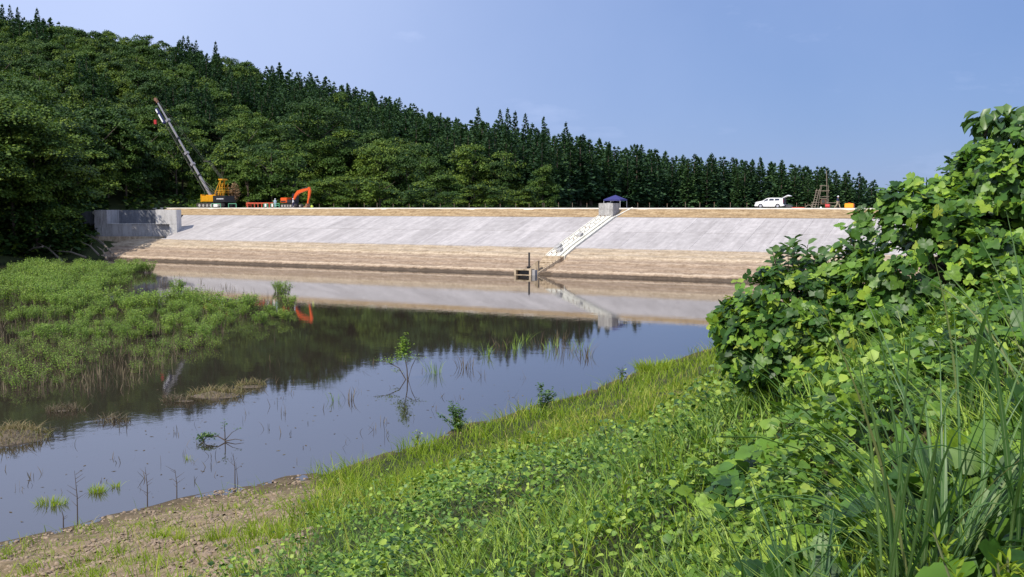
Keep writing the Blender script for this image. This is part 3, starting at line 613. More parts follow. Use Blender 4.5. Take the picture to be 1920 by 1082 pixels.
for f0, f1 in ((0.815, 0.895), (0.915, 0.95)):
    c = [along(f, o, y) for f in (f0, f1) for (o, y) in ((1.0, -0.30), (1.0, -0.26), (1.32, -0.26), (1.32, -0.30))]
    MB().hexa(c).build('white_plate', M['white'], jb)
MB().tube([along(0.81, 1.1), along(0.06, 0.9)], 0.06, 5).build('guide_pole', M['track'], crane)
for y in (-0.5, 0.5):
    MB().tube([along(0.17, 0, y * 0.6), (0.1, y, 2.7)], 0.05, 5).build('backstop', M['track'], crane); MB().tube([along(0.09, 0, y * 0.6), (-0.4, y, 2.6)], 0.05, 5).build('boom_strut', M['track'], crane)
br = Vector((-2.7, 0, 9.5)); MB().box(br.x - 0.7, br.x + 0.7, -0.4, 0.4, br.z - 0.12, br.z + 0.12).build('bridle', M['track'], crane)
for y in (-0.4, -0.15, 0.15, 0.4): MB().tube([(1.4, y, 5.8), (br.x + 0.5, y, br.z)], 0.028, 4).build('luffing_rope', M['track'], crane)
for y in (-0.3, 0.3): MB().tube([(br.x - 0.6, y, br.z), along(0.98, -0.3, y)], 0.02, 4).build('pendant_rope', M['track'], crane)
hk = empty('crane_hook', (0, 0, 0), label='small red hook block hanging from the crane boom head', cat='hook')
hk.location = Vector(D(CA, 32, CREST)) + Matrix.Rotation(DAM_ANG, 3, 'Z') @ Vector((-17.3, 0, 17.6))
MB().box(-0.28, 0.28, -0.2, 0.2, 0.0, 0.95).build('block', M['red'], hk, bevel=0.05); MB().tube([(0, 0, 0), (0, 0, -0.25), (0.15, 0, -0.4), (0.22, 0, -0.2)], 0.06).build('hook', M['black'], hk)
MB().tube([(0, 0, 0.95), (0.2, 0, 4.5)], 0.02, 4).build('rope', M['black'], hk)

EA = -67.6
ex = empty('excavator', D(EA, 31.5, CREST + 0.04), DAM_ANG, 'orange excavator with a bent arm parked beside the red beams', 'excavator')
for y in (-0.95, 0.95):
    pr = [(-1.9, 0.38), (-1.7, 0.08), (-1.45, 0), (1.45, 0), (1.7, 0.08), (1.9, 0.38), (1.75, 0.66), (1.5, 0.76), (-1.5, 0.76), (-1.75, 0.66)]
    t = MB().prism([(x - 0.4, z) for x, z in pr], y - 0.28, y + 0.28).build('crawler_track', M['track'], ex)
    for i in range(5): MB().tube([(-1.8 + i * 0.7, y - 0.32, 0.36), (-1.8 + i * 0.7, y - 0.27, 0.36)], 0.2, 10).build('road_wheel', M['wall'], t)
MB().box(-1.3, 0.6, -0.7, 0.7, 0.3, 0.95).build('turntable', M['black'], ex)
MB().box(-2.25, -0.62, -1.25, 1.25, 0.95, 1.95).build('engine_house', M['orange'], ex, bevel=0.08)
MB().box(-2.1, -0.9, -1.28, -1.255, 1.1, 1.35).build('vent_panel', M['black'], ex)
MB().box(-0.617, 0.35, 0.25, 1.2, 0.95, 2.75).build('cab', M['black'], ex, bevel=0.06)
MB().box(-0.5, 0.25, 0.22, 0.248, 1.7, 2.6).build('cab_window', M['glass'], ex)
MB().box(-0.617, 0.5, -1.2, 0.2, 0.95, 1.55).build('front_deck', M['black'], ex, bevel=0.03)
def beam(name, pts, wds, par, y=0.0, yw=0.2):
    mb = MB()
    pts = [Vector((p[0], 0, p[1])) for p in pts]
    vs = []
    for i, p in enumerate(pts):
        d = (pts[min(i + 1, len(pts) - 1)] - pts[max(i - 1, 0)]).normalized(); nn = Vector((-d.z, 0, d.x))
        for sy in (-yw, yw):
            for sn in (-1, 1):
                q = p + nn * wds[i] * sn; vs.append((q.x, y + sy, q.z))
    fs = [(0, 1, 3, 2)]
    for i in range(len(pts) - 1):
        k = i * 4; m_ = k + 4
        fs += [(k, k + 1, m_ + 1, m_), (k + 2, m_ + 2, m_ + 3, k + 3), (k, m_, m_ + 2, k + 2), (k + 1, k + 3, m_ + 3, m_ + 1)]
    k = 4 * (len(pts) - 1); fs.append((k, k + 2, k + 3, k + 1)); mb._add(vs, fs); return mb.build(name, M['orange'], par, bevel=0.02)
beam('boom', [(0.1, 1.35), (0.75, 2.4), (1.35, 3.0), (2.4, 3.3), (4.1, 3.62)], [0.18, 0.30, 0.34, 0.28, 0.18], ex, -0.1, 0.22)
beam('stick', [(4.0, 3.95), (4.15, 3.3), (3.95, 2.0), (3.62, 0.75)], [0.22, 0.30, 0.2, 0.12], ex, -0.1, 0.16)
MB().tube([(2.0, -0.1, 3.6), (3.9, -0.1, 3.95)], 0.07).build('stick_cylinder', M['track'], ex)
MB().tube([(0.5, -0.1, 1.3), (1.3, -0.1, 2.6)], 0.07).build('boom_cylinder', M['track'], ex)
MB().tube([(4.3, -0.1, 3.0), (3.95, -0.1, 1.0)], 0.06).build('bucket_cylinder', M['track'], ex)
MB().prism([(3.75, 0.8), (3.9, 0.35), (3.6, 0.02), (3.0, 0.0), (2.85, 0.2), (3.3, 0.35), (3.45, 0.75)], -0.55, 0.35).build('bucket', M['rust'], ex)

rb = empty('red_beam_rack', D(-75.6, 31, CREST + 0.04), DAM_ANG, 'row of long red steel beams on short legs between the crane and excavator', 'steel rack')
for y in (-0.5, 0.5):
    MB().box(-3.1, 2.9, y - 0.1, y + 0.1, 0.78, 1.02).build('beam', M['redsteel'], rb)
    for x in (-2.95, -1.1, 0.8, 2.75): MB().box(x - 0.08, x + 0.08, y - 0.08, y + 0.08, 0.0, 0.778).build('leg', M['redsteel'], rb)
MB().box(-3.1, -2.3, -0.6, 0.6, 1.023, 1.06).box(-3.22, -3.103, -0.6, 0.6, 0.3, 1.0).build('end_plate', M['redsteel'], rb)
# green pipe barriers with white boards
for k, (px, lab, board, wid) in enumerate([(407, 'green pipe barrier with a white board under the crane counterweight', 1, 2.4), (437.5, 'green pipe barrier without a board right of the crane', 0, 2.0),
        (500, 'green pipe barrier with a white board at the end of the red beams', 1, 1.0), (512.5, 'narrow green pipe barrier with a board beside the pale blue worker', 1, 0.8), (522, 'green pipe barrier with crossbars in front of the excavator tracks', 2, 0.8)]):
    bo = empty('pipe_barrier', D(CA + px_local(px, CA, 29.4), 29.4, CREST + 0.04), DAM_ANG, lab, 'barrier', 'green pipe barriers along the crest edge')
    w2 = wid / 2
    for x in (-w2, w2): MB().tube([(x, 0, 0), (x, 0, 0.8)], 0.06).build('leg', M['greenpaint'], bo)
    MB().tube([(-w2, 0, 0.8), (w2, 0, 0.8)], 0.05).build('rail', M['greenpaint'], bo)
    if board == 2: MB().tube([(-w2, 0, 0.45), (w2, 0, 0.45)], 0.05).build('rail', M['greenpaint'], bo)
    if board == 1: MB().box(-w2 * 0.55, w2 * 0.35, -0.05, -0.02, 0.2, 0.72).build('board', M['whitecloth'], bo)
lb = MB().tube([(0, 0, 0), (0, 0, 0.2), (0, 0, 0.42), (0, 0, 0.5)], [0.2, 0.27, 0.2, 0.06], 10).build('lime_bag', M['limebag'], None, D(CA + px_local(586, CA, 29.6), 29.6, CREST + 0.03), smooth=True)
tag(lb, 'small yellow-green sack standing beside the excavator bucket', 'sack')

# ---- white estate car with its tailgate up
VA = 25.3
van = empty('white_estate_car', D(VA, 31, CREST + 0.04), DAM_ANG, 'white estate car with its tailgate raised', 'car')
prof = [(-2.08, 0.30), (-2.1, 0.55), (-2.03, 0.82), (-1.85, 0.92), (-1.25, 1.02), (-0.98, 1.07), (-0.42, 1.42), (-0.2, 1.49), (0.4, 1.52), (1.6, 1.50), (1.92, 1.46), (2.02, 1.35), (2.05, 0.95), (2.08, 0.6), (2.06, 0.32)]
def arch(cx): return [(cx + 0.36 * math.cos(a), 0.30 + 0.36 * math.sin(a)) for a in np.linspace(0, math.pi, 9)]
prof = prof + [(1.72, 0.26)] + arch(1.28) + [(0.85, 0.22), (-0.86, 0.22)] + arch(-1.28) + [(-1.72, 0.26)]
tum = lambda z: 1 - 0.16 * max(0, (z - 0.95) / 0.55)
MB().prism(prof, -0.84, 0.84, tum).build('body', M['white'], van)
def sidewin(poly, name='window'):
    for sy in (-1, 1):
        v = [(x, sy * (0.84 * tum(z) + 0.006), z) for x, z in poly]; v2 = [(x, sy * (0.84 * tum(z) - 0.02), z) for x, z in poly]; n_ = len(poly)
        MB()._add(v + v2, [tuple(range(n_)), tuple(range(2 * n_ - 1, n_ - 1, -1))] + [(i, (i + 1) % n_, (i + 1) % n_ + n_, i + n_) for i in range(n_)]).build(name, M['glass'], van)
sidewin([(-0.88, 1.03), (-0.2, 1.07), (-0.16, 1.38), (-0.38, 1.36)]); sidewin([(-0.02, 1.07), (0.70, 1.08), (0.68, 1.40), (0.02, 1.40)]); sidewin([(0.86, 1.08), (1.55, 1.10), (1.5, 1.39), (0.84, 1.40)])
MB().hexa([(-1.0, -0.72, 1.09), (-1.0, 0.72, 1.09), (-0.46, 0.64, 1.42), (-0.46, -0.64, 1.42), (-1.03, -0.72, 1.11), (-1.03, 0.72, 1.11), (-0.48, 0.64, 1.45), (-0.48, -0.64, 1.45)]).build('windscreen', M['glass'], van)
MB().box(2.04, 2.10, -0.68, 0.68, 0.42, 1.42).build('boot_opening', M['black'], van)
for y in (-0.76, 0.76):
    MB().box(2.03, 2.12, y - 0.07, y + 0.07, 0.75, 1.3).build('tail_lamp', M['taillamp'], van); MB().box(-2.08, -1.85, y - 0.1, y + 0.07, 0.68, 0.84).build('headlight', M['amber'], van)
    MB().box(-0.85, -0.7, y * 1.19 - 0.09, y * 1.19 + 0.09, 1.03, 1.17).build('wing_mirror', M['white'], van, bevel=0.02)
    MB().box(-0.05, -0.035, y * 1.108 - 0.004, y * 1.108 + 0.004, 0.35, 1.05).box(0.75, 0.765, y * 1.108 - 0.004, y * 1.108 + 0.004, 0.35, 1.05).build('door_seam', M['joint'], van)
MB().box(2.07, 2.2, -0.8, 0.8, 0.32, 0.55).build('rear_bumper', M['white'], van, bevel=0.03); MB().box(-2.2, -2.06, -0.78, 0.78, 0.25, 0.55).build('front_bumper', M['white'], van, bevel=0.04)
tg = MB().hexa([(1.9, -0.68, 1.46), (1.9, 0.68, 1.46), (2.75, 0.66, 1.80), (2.75, -0.66, 1.80), (1.9, -0.68, 1.53), (1.9, 0.68, 1.53), (2.7, 0.66, 1.93), (2.7, -0.66, 1.93)]).build('tailgate', M['white'], van, bevel=0.02)
MB().hexa([(2.75, -0.64, 1.80), (2.75, 0.64, 1.80), (3.02, 0.6, 1.72), (3.02, -0.6, 1.72), (2.7, -0.64, 1.93), (2.7, 0.64, 1.93), (3.06, 0.6, 1.80), (3.06, -0.6, 1.80)]).build('tailgate_lip', M['white'], tg)
for y in (-0.6, 0.6): MB().tube([(2.05, y, 1.2), (2.5, y, 1.68)], 0.015, 5).build('strut', M['black'], tg)
for x in (-1.28, 1.28):
    for y in (-0.74, 0.74):
        wh = MB().tube([(x, y - 0.09, 0.30), (x, y + 0.09, 0.30)], 0.30, 20).build('wheel', M['tyre'], van)
        sy = 1 if y > 0 else -1
        MB().tube([(x, y + sy * 0.085, 0.30), (x, y + sy * 0.10, 0.30)], 0.19, 14).build('rim', M['rim'], wh)
# dark tarpaulined gear behind the tailgate
gr = MB().hexa([(-0.5, -0.5, 0), (0.7, -0.5, 0), (0.7, 0.5, 0), (-0.5, 0.5, 0), (-0.4, -0.4, 0.55), (0.5, -0.4, 0.4), (0.5, 0.4, 0.45), (-0.4, 0.4, 0.6)]).build('equipment_case', M['black'], None, D(27.9, 31.3, CREST + 0.04), (0, 0, DAM_ANG), bevel=0.08)
tag(gr, 'dark equipment case on the ground behind the raised tailgate', 'case')
pk = MB().box(-0.9, 0.9, -0.5, 0.5, 0, 0.12).build('timber_mat', M['redsteel'], None, D(29.6, 30.6, CREST + 0.04), (0, 0, DAM_ANG)); tag(pk, 'low reddish mat lying between the car and the tower', 'mat')

# ---- blue pop-up canopy
tn = empty('pop_up_canopy', D(-0.7, 33.0, CREST + 0.04), DAM_ANG, 'dark blue pop-up canopy standing behind the concrete block', 'canopy')
hw = 1.48
tv = [(-hw, -hw, 1.38), (hw, -hw, 1.38), (hw, hw, 1.38), (-hw, hw, 1.38), (0, 0, 2.12)]
tv += [(-hw, -hw, 1.16), (hw, -hw, 1.16), (hw, hw, 1.16), (-hw, hw, 1.16)] + [(0, -hw, 1.44), (hw, 0, 1.44), (0, hw, 1.44), (-hw, 0, 1.44)]
MB()._add(tv, [(0, 9, 4), (9, 1, 4), (1, 10, 4), (10, 2, 4), (2, 11, 4), (11, 3, 4), (3, 12, 4), (12, 0, 4), (0, 5, 6, 1, 9), (1, 6, 7, 2, 10), (2, 7, 8, 3, 11), (3, 8, 5, 0, 12)]).build('canopy_cloth', M['tent'], tn)
for x in (-hw + .05, hw - .05):
    for y in (-hw + .05, hw - .05): MB().box(x - 0.035, x + 0.035, y - 0.035, y + 0.035, 0, 1.36).build('leg', M['alu'], tn)
for y in (-hw + .06, hw - .06): MB().tube([(-hw, y, 1.34), (0, y, 1.1), (hw, y, 1.34)], 0.02, 5).build('scissor_bar', M['alu'], tn)

# ---- boring tower of poles
RA = 33.3
rg = empty('boring_tower', D(RA, 31, CREST + 0.04), DAM_ANG, 'rough timber boring tower with platforms beside a tall pole', 'tower')
def L2(px): return px_local(px, RA, 31)
def zz(y): return (389.5 - y) * 0.0785
def bar(name, x0, y0, x1, y1, r, yy=0.0, mat='pole'): return MB().tube([(L2(x0), yy, zz(y0)), (L2(x1), yy, zz(y1))], r * .72, 6).build(name, M[mat], rg)
bar('tall_pole', 1549.5, 389.5, 1546, 320, 0.07); bar('corner_pole', 1530, 389, 1537, 346, 0.05, 0.5); bar('corner_pole', 1549, 389, 1548, 347, 0.05, 0.9); bar('corner_pole', 1533, 389, 1537, 348, 0.05, -0.4)
for k, (x0, y, x1) in enumerate([(1535, 348, 1549), (1526, 357.5, 1553), (1535, 368.3, 1552), (1534, 371.8, 1549), (1548, 379.8, 1568), (1518, 383, 1556), (1520, 379, 1536), (1555, 385.5, 1568)]):
    bar('platform_bar', x0, y, x1, y, 0.06, -0.3 + 0.25 * (k % 3))
for y in (0.2, 0.5): MB().box(L2(1536), L2(1549), y - 0.12, y + 0.12, zz(358.2), zz(357.6)).build('platform_board', M['pole'], rg)
for x0, x1 in ((1520, 1521), (1567, 1567)): bar('short_leg', x0, 389.5, x1, 379.5, 0.05)
mot = MB().box(L2(1537), L2(1547), -0.2, 0.8, zz(382.5), zz(373)).build('boring_machine', M['rust'], rg, bevel=0.08); MB().tube([(L2(1542), -0.3, zz(377)), (L2(1542), -0.18, zz(377))], 0.28, 12).build('flywheel', M['track'], mot)
ld = empty('wooden_ladder', D(RA, 29.9, CREST + 0.04), DAM_ANG, 'pale ladder leaning against the boring tower', 'ladder')
for o_ in (-2.6, 2.6): MB().tube([(L2(1526.5 + o_), 0, 0), (L2(1532.5 + o_), 0.7, zz(354))], 0.045, 6).build('rail', M['pole'], ld)
for i in range(8):
    f = 0.08 + i * 0.118; a = 1526.5 + 6 * f
    MB().tube([(L2(a - 2.6), 0.7 * f, zz(389.5 - 35.5 * f)), (L2(a + 2.6), 0.7 * f, zz(389.5 - 35.5 * f))], 0.03, 5).build('rung', M['pole'], ld)
rd = MB().tube([(-0.3, 0, 0.3), (0.3, 0, 0.3)], 0.26, 12).build('red_hose_reel', M['red'], None, D(RA + L2(1553.5), 29.6, CREST + 0.05), (0, 0, DAM_ANG)); tag(rd, 'red drum lying at the foot of the boring tower', 'drum')
wb = MB().tube([(0, 0, 0), (0, 0, 0.1), (0, 0, 0.2)], [0.12, 0.14, 0.08], 8).build('white_bucket', M['whitecloth'], None, D(RA + L2(1542), 29.3, CREST + 0.03)); tag(wb, 'small white bucket on the ground before the boring tower', 'bucket')
hoop = MB().tube([(0.45 * math.cos(t), 0, 0.45 * math.sin(t)) for t in np.linspace(0, math.pi, 9)], 0.05, 6).build('hoop_frame', M['pole'], None, D(RA + L2(1516), 30.5, CREST + 0.04), (0, 0, DAM_ANG)); tag(hoop, 'bent hoop of pipe standing left of the ladder', 'hoop')
tk = empty('orange_tank', D(RA + L2(1592.5), 30.2, CREST + 0.04), DAM_ANG, 'orange water tank on the crest right of the walking worker', 'tank')
MB().box(-0.62, 0.62, -0.4, 0.4, 0, 0.68).build('tank_body', M['tank'], tk, bevel=0.07); MB().tube([(0, 0, 0.68), (0, 0, 0.77)], 0.18, 12).build('filler_cap', M['red'], tk); MB().box(0.622, 0.66, -0.3, 0.3, 0.05, 0.6).build('end_band', M['redsteel'], tk)
bs = MB().hexa([(-0.4, -0.3, 0), (0.5, -0.3, 0), (0.4, 0.3, 0), (-0.5, 0.3, 0), (-0.2, -0.1, 0.18), (0.2, -0.1, 0.24), (0.2, 0.15, 0.2), (-0.2, 0.1, 0.15)]).build('blue_sheet', M['bluesheet'], None, D(RA + L2(1612), 30.2, CREST + 0.04), (0, 0, DAM_ANG), bevel=0.04); tag(bs, 'crumpled pale blue sheet on the crest right of the orange tank', 'sheet')

# ---- people
def person(loc, rotz, label, shirt, pants, helmet, stride):
    me = bpy.data.meshes.new('person'); s_ = stride
    J = dict(pel=(0, 0, 0.95), ch=(0, 0.02, 1.3), nk=(0, 0.03, 1.47), hd=(0, 0.05, 1.60), tp=(0, 0.05, 1.70),
             hl=(-0.1, 0, 0.9), kl=(-0.11, 0.22 * s_, 0.5), al=(-0.12, 0.30 * s_, 0.08), tl=(-0.12, 0.30 * s_ + 0.16, 0.03),
             hr=(0.1, 0, 0.9), kr=(0.11, -0.06 * s_, 0.5), ar=(0.12, -0.42 * s_, 0.10), tr=(0.12, -0.42 * s_ + 0.16, 0.03),
             sl=(-0.19, 0.02, 1.41), el=(-0.27, -0.05, 1.14), wl=(-0.25, 0.10 + .1 * s_, 0.92), fl=(-0.24, 0.15 + .12 * s_, 0.82),
             sr=(0.19, 0.02, 1.41), er=(0.27, -0.03, 1.14), wr=(0.25, 0.14, 0.95), fr=(0.24, 0.2, 0.86))
    rad = dict(pel=.15, ch=.16, nk=.065, hd=.095, tp=.08, hl=.1, kl=.065, al=.045, tl=.04, hr=.1, kr=.065, ar=.045, tr=.04, sl=.07, el=.045, wl=.032, fl=.035, sr=.07, er=.045, wr=.032, fr=.035)
    E = [('pel', 'ch'), ('ch', 'nk'), ('nk', 'hd'), ('hd', 'tp'), ('pel', 'hl'), ('hl', 'kl'), ('kl', 'al'), ('al', 'tl'), ('pel', 'hr'), ('hr', 'kr'), ('kr', 'ar'), ('ar', 'tr'), ('ch', 'sl'), ('sl', 'el'), ('el', 'wl'), ('wl', 'fl'), ('ch', 'sr'), ('sr', 'er'), ('er', 'wr'), ('wr', 'fr')]
    def skin(name, keys, mat, parent, grow, lvl=1):
        ks = [k for k in J if k in keys]; ix = {k: i for i, k in enumerate(ks)}
        m_ = bpy.data.meshes.new(name); m_.from_pydata([J[k] for k in ks], [(ix[a], ix[b]) for a, b in E if a in ix and b in ix], []); m_.materials.append(mat)
        o = add(name, m_, parent)
        o.modifiers.new('skin', 'SKIN'); sv = m_.skin_vertices[0].data if m_.skin_vertices else None
        if sv is None:
            bm = bmesh.new(); bm.from_mesh(m_); bm.verts.layers.skin.verify(); bm.to_mesh(m_); bm.free(); sv = m_.skin_vertices[0].data
        for k in ks: sv[ix[k]].radius = (rad[k] + grow,) * 2; sv[ix[k]].use_root = (k == ('pel' if 'pel' in ix else ks[0]))
        o.modifiers.new('sub', 'SUBSURF').render_levels = lvl; return o
    p = skin('person', set(J), M['skin'], None, 0.0); p.location = loc; p.rotation_euler = (0, 0, rotz); tag(p, label, 'person')
    skin('shirt', {'ch', 'sl', 'el', 'sr', 'er', 'pel'} | {'wl', 'wr'}, M[shirt], p, 0.018); skin('trousers', {'pel', 'hl', 'kl', 'al', 'hr', 'kr', 'ar'}, M[pants], p, 0.02)
    if helmet:
        hv = MB().tube([(0, 0.05, 1.635), (0, 0.05, 1.64), (0, 0.05, 1.70), (0, 0.05, 1.76), (0, 0.05, 1.785)], [0.165, 0.125, 0.12, 0.085, 0.02], 12)
        hv.build('helmet', M['helmet'], p, smooth=True)
    return p
person(D(RA + L2(1570.5), 30.2, CREST + 0.04), DAM_ANG - math.pi / 2, 'worker in white helmet, navy top and beige trousers walking by the tower', 'navycloth', 'beige', True, 1.0)
person(D(CA + px_local(517.3, CA, 30), 30, CREST + 0.04), DAM_ANG + 0.4, 'worker in pale blue overalls standing right of the red beams', 'paleblue', 'paleblue', True, 0.2)
person(D(CA + px_local(551.3, CA, 29.6), 29.6, CREST + 0.04), DAM_ANG + 2.0, 'worker in a white shirt standing in front of the excavator', 'whitecloth', 'navycloth', True, 0.3)

# ---- marker posts on the back edge of the crest
ppx = [600, 627, 655, 684, 708, 738, 768, 795, 826, 852, 880, 910, 938, 967, 992, 1020, 1047, 1073, 1100, 1195, 1217, 1250, 1284, 1311, 1338, 1368, 1399, 1492, 1508]
refs = [('excavator', 545), ('concrete block', 1140), ('white car', 1445)]
for i, px in enumerate(ppx):
    a = CA + px_local(px, CA, 35.2)
    nm, rx = min(refs, key=lambda q: abs(q[1] - px)); side = 'right' if px > rx else 'left'
    cnt = sum(1 for q in ppx if min(refs, key=lambda r_: abs(r_[1] - q)) == (nm, rx) and (q > rx) == (px > rx) and abs(q - rx) <= abs(px - rx))
    o_ = ['nearest', 'second', 'third', 'fourth', 'fifth', 'sixth', 'seventh', 'eighth', 'ninth', 'tenth', 'eleventh', 'twelfth', 'thirteenth'][cnt - 1]
    po = empty('marker_post', D(a, 35.2, CREST + 0.03), DAM_ANG, f'thin wooden marker post, {o_} to the {side} of the {nm}', 'post', 'marker posts along the back of the crest')
    hgt = random.uniform(0.55, 0.8); MB().box(-0.022, 0.022, -0.022, 0.022, 0, hgt).build('stake', M['pole'], po); MB().box(-0.03, 0.03, -0.03, 0.03, hgt, hgt + 0.14).build('cap', M['rust'], po)

# ------------------------------------------------------------------ trees
def broad_crown(seed, h, w_, nl, nc, size):
    r = np.random.default_rng(seed); parts = []
    zc = h * 0.54; rz = h * 0.46; rx = w_ / 2
    V0 = []; Y0 = []; N0 = []; T0_ = []
    for i in range(nl):
        th = r.uniform(0, 2 * math.pi); ph = math.asin(r.uniform(-0.8, 1.0)); f = r.uniform(0.68, 1.08) if i % 5 else r.uniform(0.1, 0.5)
        c = np.array([rx * f * math.cos(ph) * math.cos(th), rx * f * math.cos(ph) * math.sin(th), zc + rz * f * math.sin(ph)])
        lr = w_ * r.uniform(0.09, 0.19); lt = r.normal(0, .13); d = r.normal(size=(nc, 3)); d /= np.linalg.norm(d, axis=1, keepdims=True); d[:, 2] = np.abs(d[:, 2]) * 1.0 - 0.25 * (r.random(nc) < .4)
        p = c + d * np.array([lr * 1.15, lr * 1.15, lr * 0.62]) * r.uniform(0.6, 1.08, (nc, 1))
        y = d * [1, 1, 0.25] + r.normal(0, 0.45, (nc, 3)) + [0, 0, -0.15]; nn = d * 0.7 + [0, 0, 0.75] + r.normal(0, 0.3, (nc, 3))
        V0.append(p); Y0.append(y); N0.append(nn); T0_.append(np.full(nc, lt))
    P, Y, Nn = map(np.concatenate, (V0, Y0, N0))
    R = axes_from(Y, Nn); S = r.uniform(0.7, 1.25, len(P)) * size
    return *scatter(CARD_V, CARD_F, R, S, P), np.repeat(np.clip(r.normal(0.42, 0.10, len(P)) + np.concatenate(T0_), 0, .98), len(CARD_V))
def cedar_crown(seed, h, w_, levels, nb, size):
    r = np.random.default_rng(seed); P = []; Y = []; Sz = []; base = h * r.uniform(0.08, 0.16)
    gap = r.uniform(0, 6.28, 5)
    for i in range(levels):
        f = np.clip((i + r.uniform(-.3, .3)) / levels, 0, 1); z = base + (h * 0.97 - base) * f
        rad = w_ / 2 * (1 - f) ** 0.92 * min(1, 0.6 + f * 2.2) * r.uniform(.85, 1.12) + 0.05
        for j in range(max(4, int(nb * (1 - .55 * f)))):
            th = r.uniform(0, 2 * math.pi); ln = rad * r.uniform(0.62, 1.2) * (1 + .14 * math.sin(3 * th + gap[i % 5])); k = max(2, int(2 + 5 * ln / (w_ / 2)))
            for q in range(k):
                u = 0.3 + 0.7 * (q + r.random()) / k; sg = .10 * (1 - .7 * f)
                P.append((ln * u * math.cos(th) + r.normal(0, sg), ln * u * math.sin(th) + r.normal(0, sg), z - 0.30 * ln * u + 0.30 * ln * u * u + r.normal(0, .12)))
                Y.append((math.cos(th), math.sin(th), r.uniform(-0.7, 0.5) + 1.2 * f)); Sz.append(size * (1.05 - .62 * f))
    for q in range(9): P.append((0, 0, h * .93 + q * .10)); Y.append((.3 * math.cos(q * 2.3), .3 * math.sin(q * 2.3), 1)); Sz.append(size * (.5 - .025 * q))
    P = np.array(P); Y = np.array(Y) + r.normal(0, 0.22, (len(P), 3)); Nn = r.normal(0, 0.5, (len(P), 3)) + [0, 0, 0.8]
    R = axes_from(Y, Nn); S = r.uniform(0.7, 1.2, len(P)) * np.array(Sz)
    return *scatter(CARD_V * [.95, 1, 1], CARD_F, R, S, P), np.repeat(np.clip(r.normal(0.42, 0.17, len(P)), 0, .98), len(CARD_V))
def trunk_mesh(name, h, r0, limbs, seed):
    r = random.Random(seed); mb = MB(); mb.tube([(0, 0, -1.0), (0.05, 0, h * 0.4), (0, 0.05, h * 0.92)], [r0, r0 * 0.7, r0 * 0.12], 7)
    for i in range(limbs):
        z = h * r.uniform(0.3, 0.7); th = r.uniform(0, 6.28); l = h * r.uniform(0.2, 0.34)
        mb.tube([(0, 0, z), (l * .6 * math.cos(th), l * .6 * math.sin(th), z + l * .4), (l * math.cos(th), l * math.sin(th), z + l * .75)], [r0 * .4, r0 * .25, r0 * .08], 5)
    me = bpy.data.meshes.new(name); me.from_pydata(mb.V, [], mb.F); me.materials.append(M['bark']); return me
BIG = []
for k in range(2):
    v, f, t = broad_crown(150 + k, 12.0, 9.6, 56, 260, 0.25); BIG.append((mesh_np('broadleaf_crown', v, f, M['broad'], t), trunk_mesh('broadleaf_trunk', 12, 0.16, 5, k)))
BR = []
for k in range(5):
    v, f, t = broad_crown(100 + k, 12.0, 9.6, [40, 30, 48, 36, 26][k], 150, 0.46); BR.append((mesh_np('broadleaf_crown', v, f, M['broad'], t), trunk_mesh('broadleaf_trunk', 12, 0.24, 5, k)))
CE = []
for k in range(5):
    v, f, t = cedar_crown(200 + k, 18.0, [5.6, 5.0, 6.2, 5.4, 4.8][k], 44, 14, 0.92); CE.append((mesh_np('cedar_crown', v, f, M['cedar'], t), trunk_mesh('cedar_trunk', 18, 0.22, 0, k)))
FPX = [-400, -200, 0, 100, 155, 200, 330, 400, 600, 900, 1000, 1060, 1150, 1250, 1450, 1600, 1720]
FY = [120, 140, 171, 178, 188, 202, 222, 218, 207, 207, 216, 262, 285, 300, 316, 330, 345]
BY = [300, 400, 440, 445, 445, 450, 450, 450, 450, 450, 380, 375, 372, 375, 385, 392, 405]
cands = []
rr = np.random.default_rng(11)
def region(px, y):
    """what grows there, with its height and width"""
    n_ = float(vnoise(np.array([px * 0.011]), np.array([y * 0.022]), 5)[0])
    if px > 1045: return 'c'
    if px > 815 and y > 246: return 'c'
    if 585 < px <= 815 and y > 285: return 'c' if n_ > -0.55 else 'b'
    if px < 585 and 262 < y < (385 if px < 480 else 460) and n_ > 0.40: return 'c'
    return 'b'
for typ, dx, dy in (('b', 6.8, 8.2), ('c', 4.1, 5.6)):
    for yy in np.arange(125, 452, dy):
        for xx in np.arange(-260, 190, dx):
            x = xx + rr.uniform(-.42, .42) * dx; y = yy + rr.uniform(-.42, .42) * dy; px = 960 + 1900 * x / y
            if px < -60 or px > 1715: continue
            if y < np.interp(px, FPX, FY) or y > np.interp(px, FPX, BY): continue
            if region(px, y) != typ: continue
            if 372 < px < 452 and y < 262 and y > 224 and typ == 'b' and px < 410: continue     # grassy clearing behind the boom
            cands.append((typ, x, y, None))
# single trees that stand out on the skyline and in the wood
for px, y, top, typ in [(12, 405, 0, 'c'), (22, 402, 12, 'c'), (36, 404, 14, 'c'), (50, 405, 18, 'c'), (86, 410, 20, 'c'), (354, 418, 70, 'c'), (362, 420, 70, 'c'), (377, 421, 78, 'c'), (413, 424, 80, 'c'), (655, 436, 156, 'c'),
        (828, 420, 210, 'c'), (856, 360, 218, 'c'), (897, 330, 199, 'c'), (938, 305, 203, 'c'), (952, 300, 200, 'c'), (966, 304, 206, 'c'), (985, 306, 210, 'c'), (1019, 312, 216, 'c'), (1060, 320, 226, 'c'), (600, 246, 196, 'b'), (585, 250, 178, 'c'), (572, 252, 184, 'c'), (70, 178, 225, 'b'), (28, 178, 200, 'b'), (112, 184, 290, 'b'), (-30, 174, 150, 'b'), (150, 197, 275, 'b'), (8, 190, 150, 'b'), (205, 214, 208, 'b'), (262, 222, 240, 'b')]:
    cands.append((typ, (px - 960) / 1900 * y, y, top))
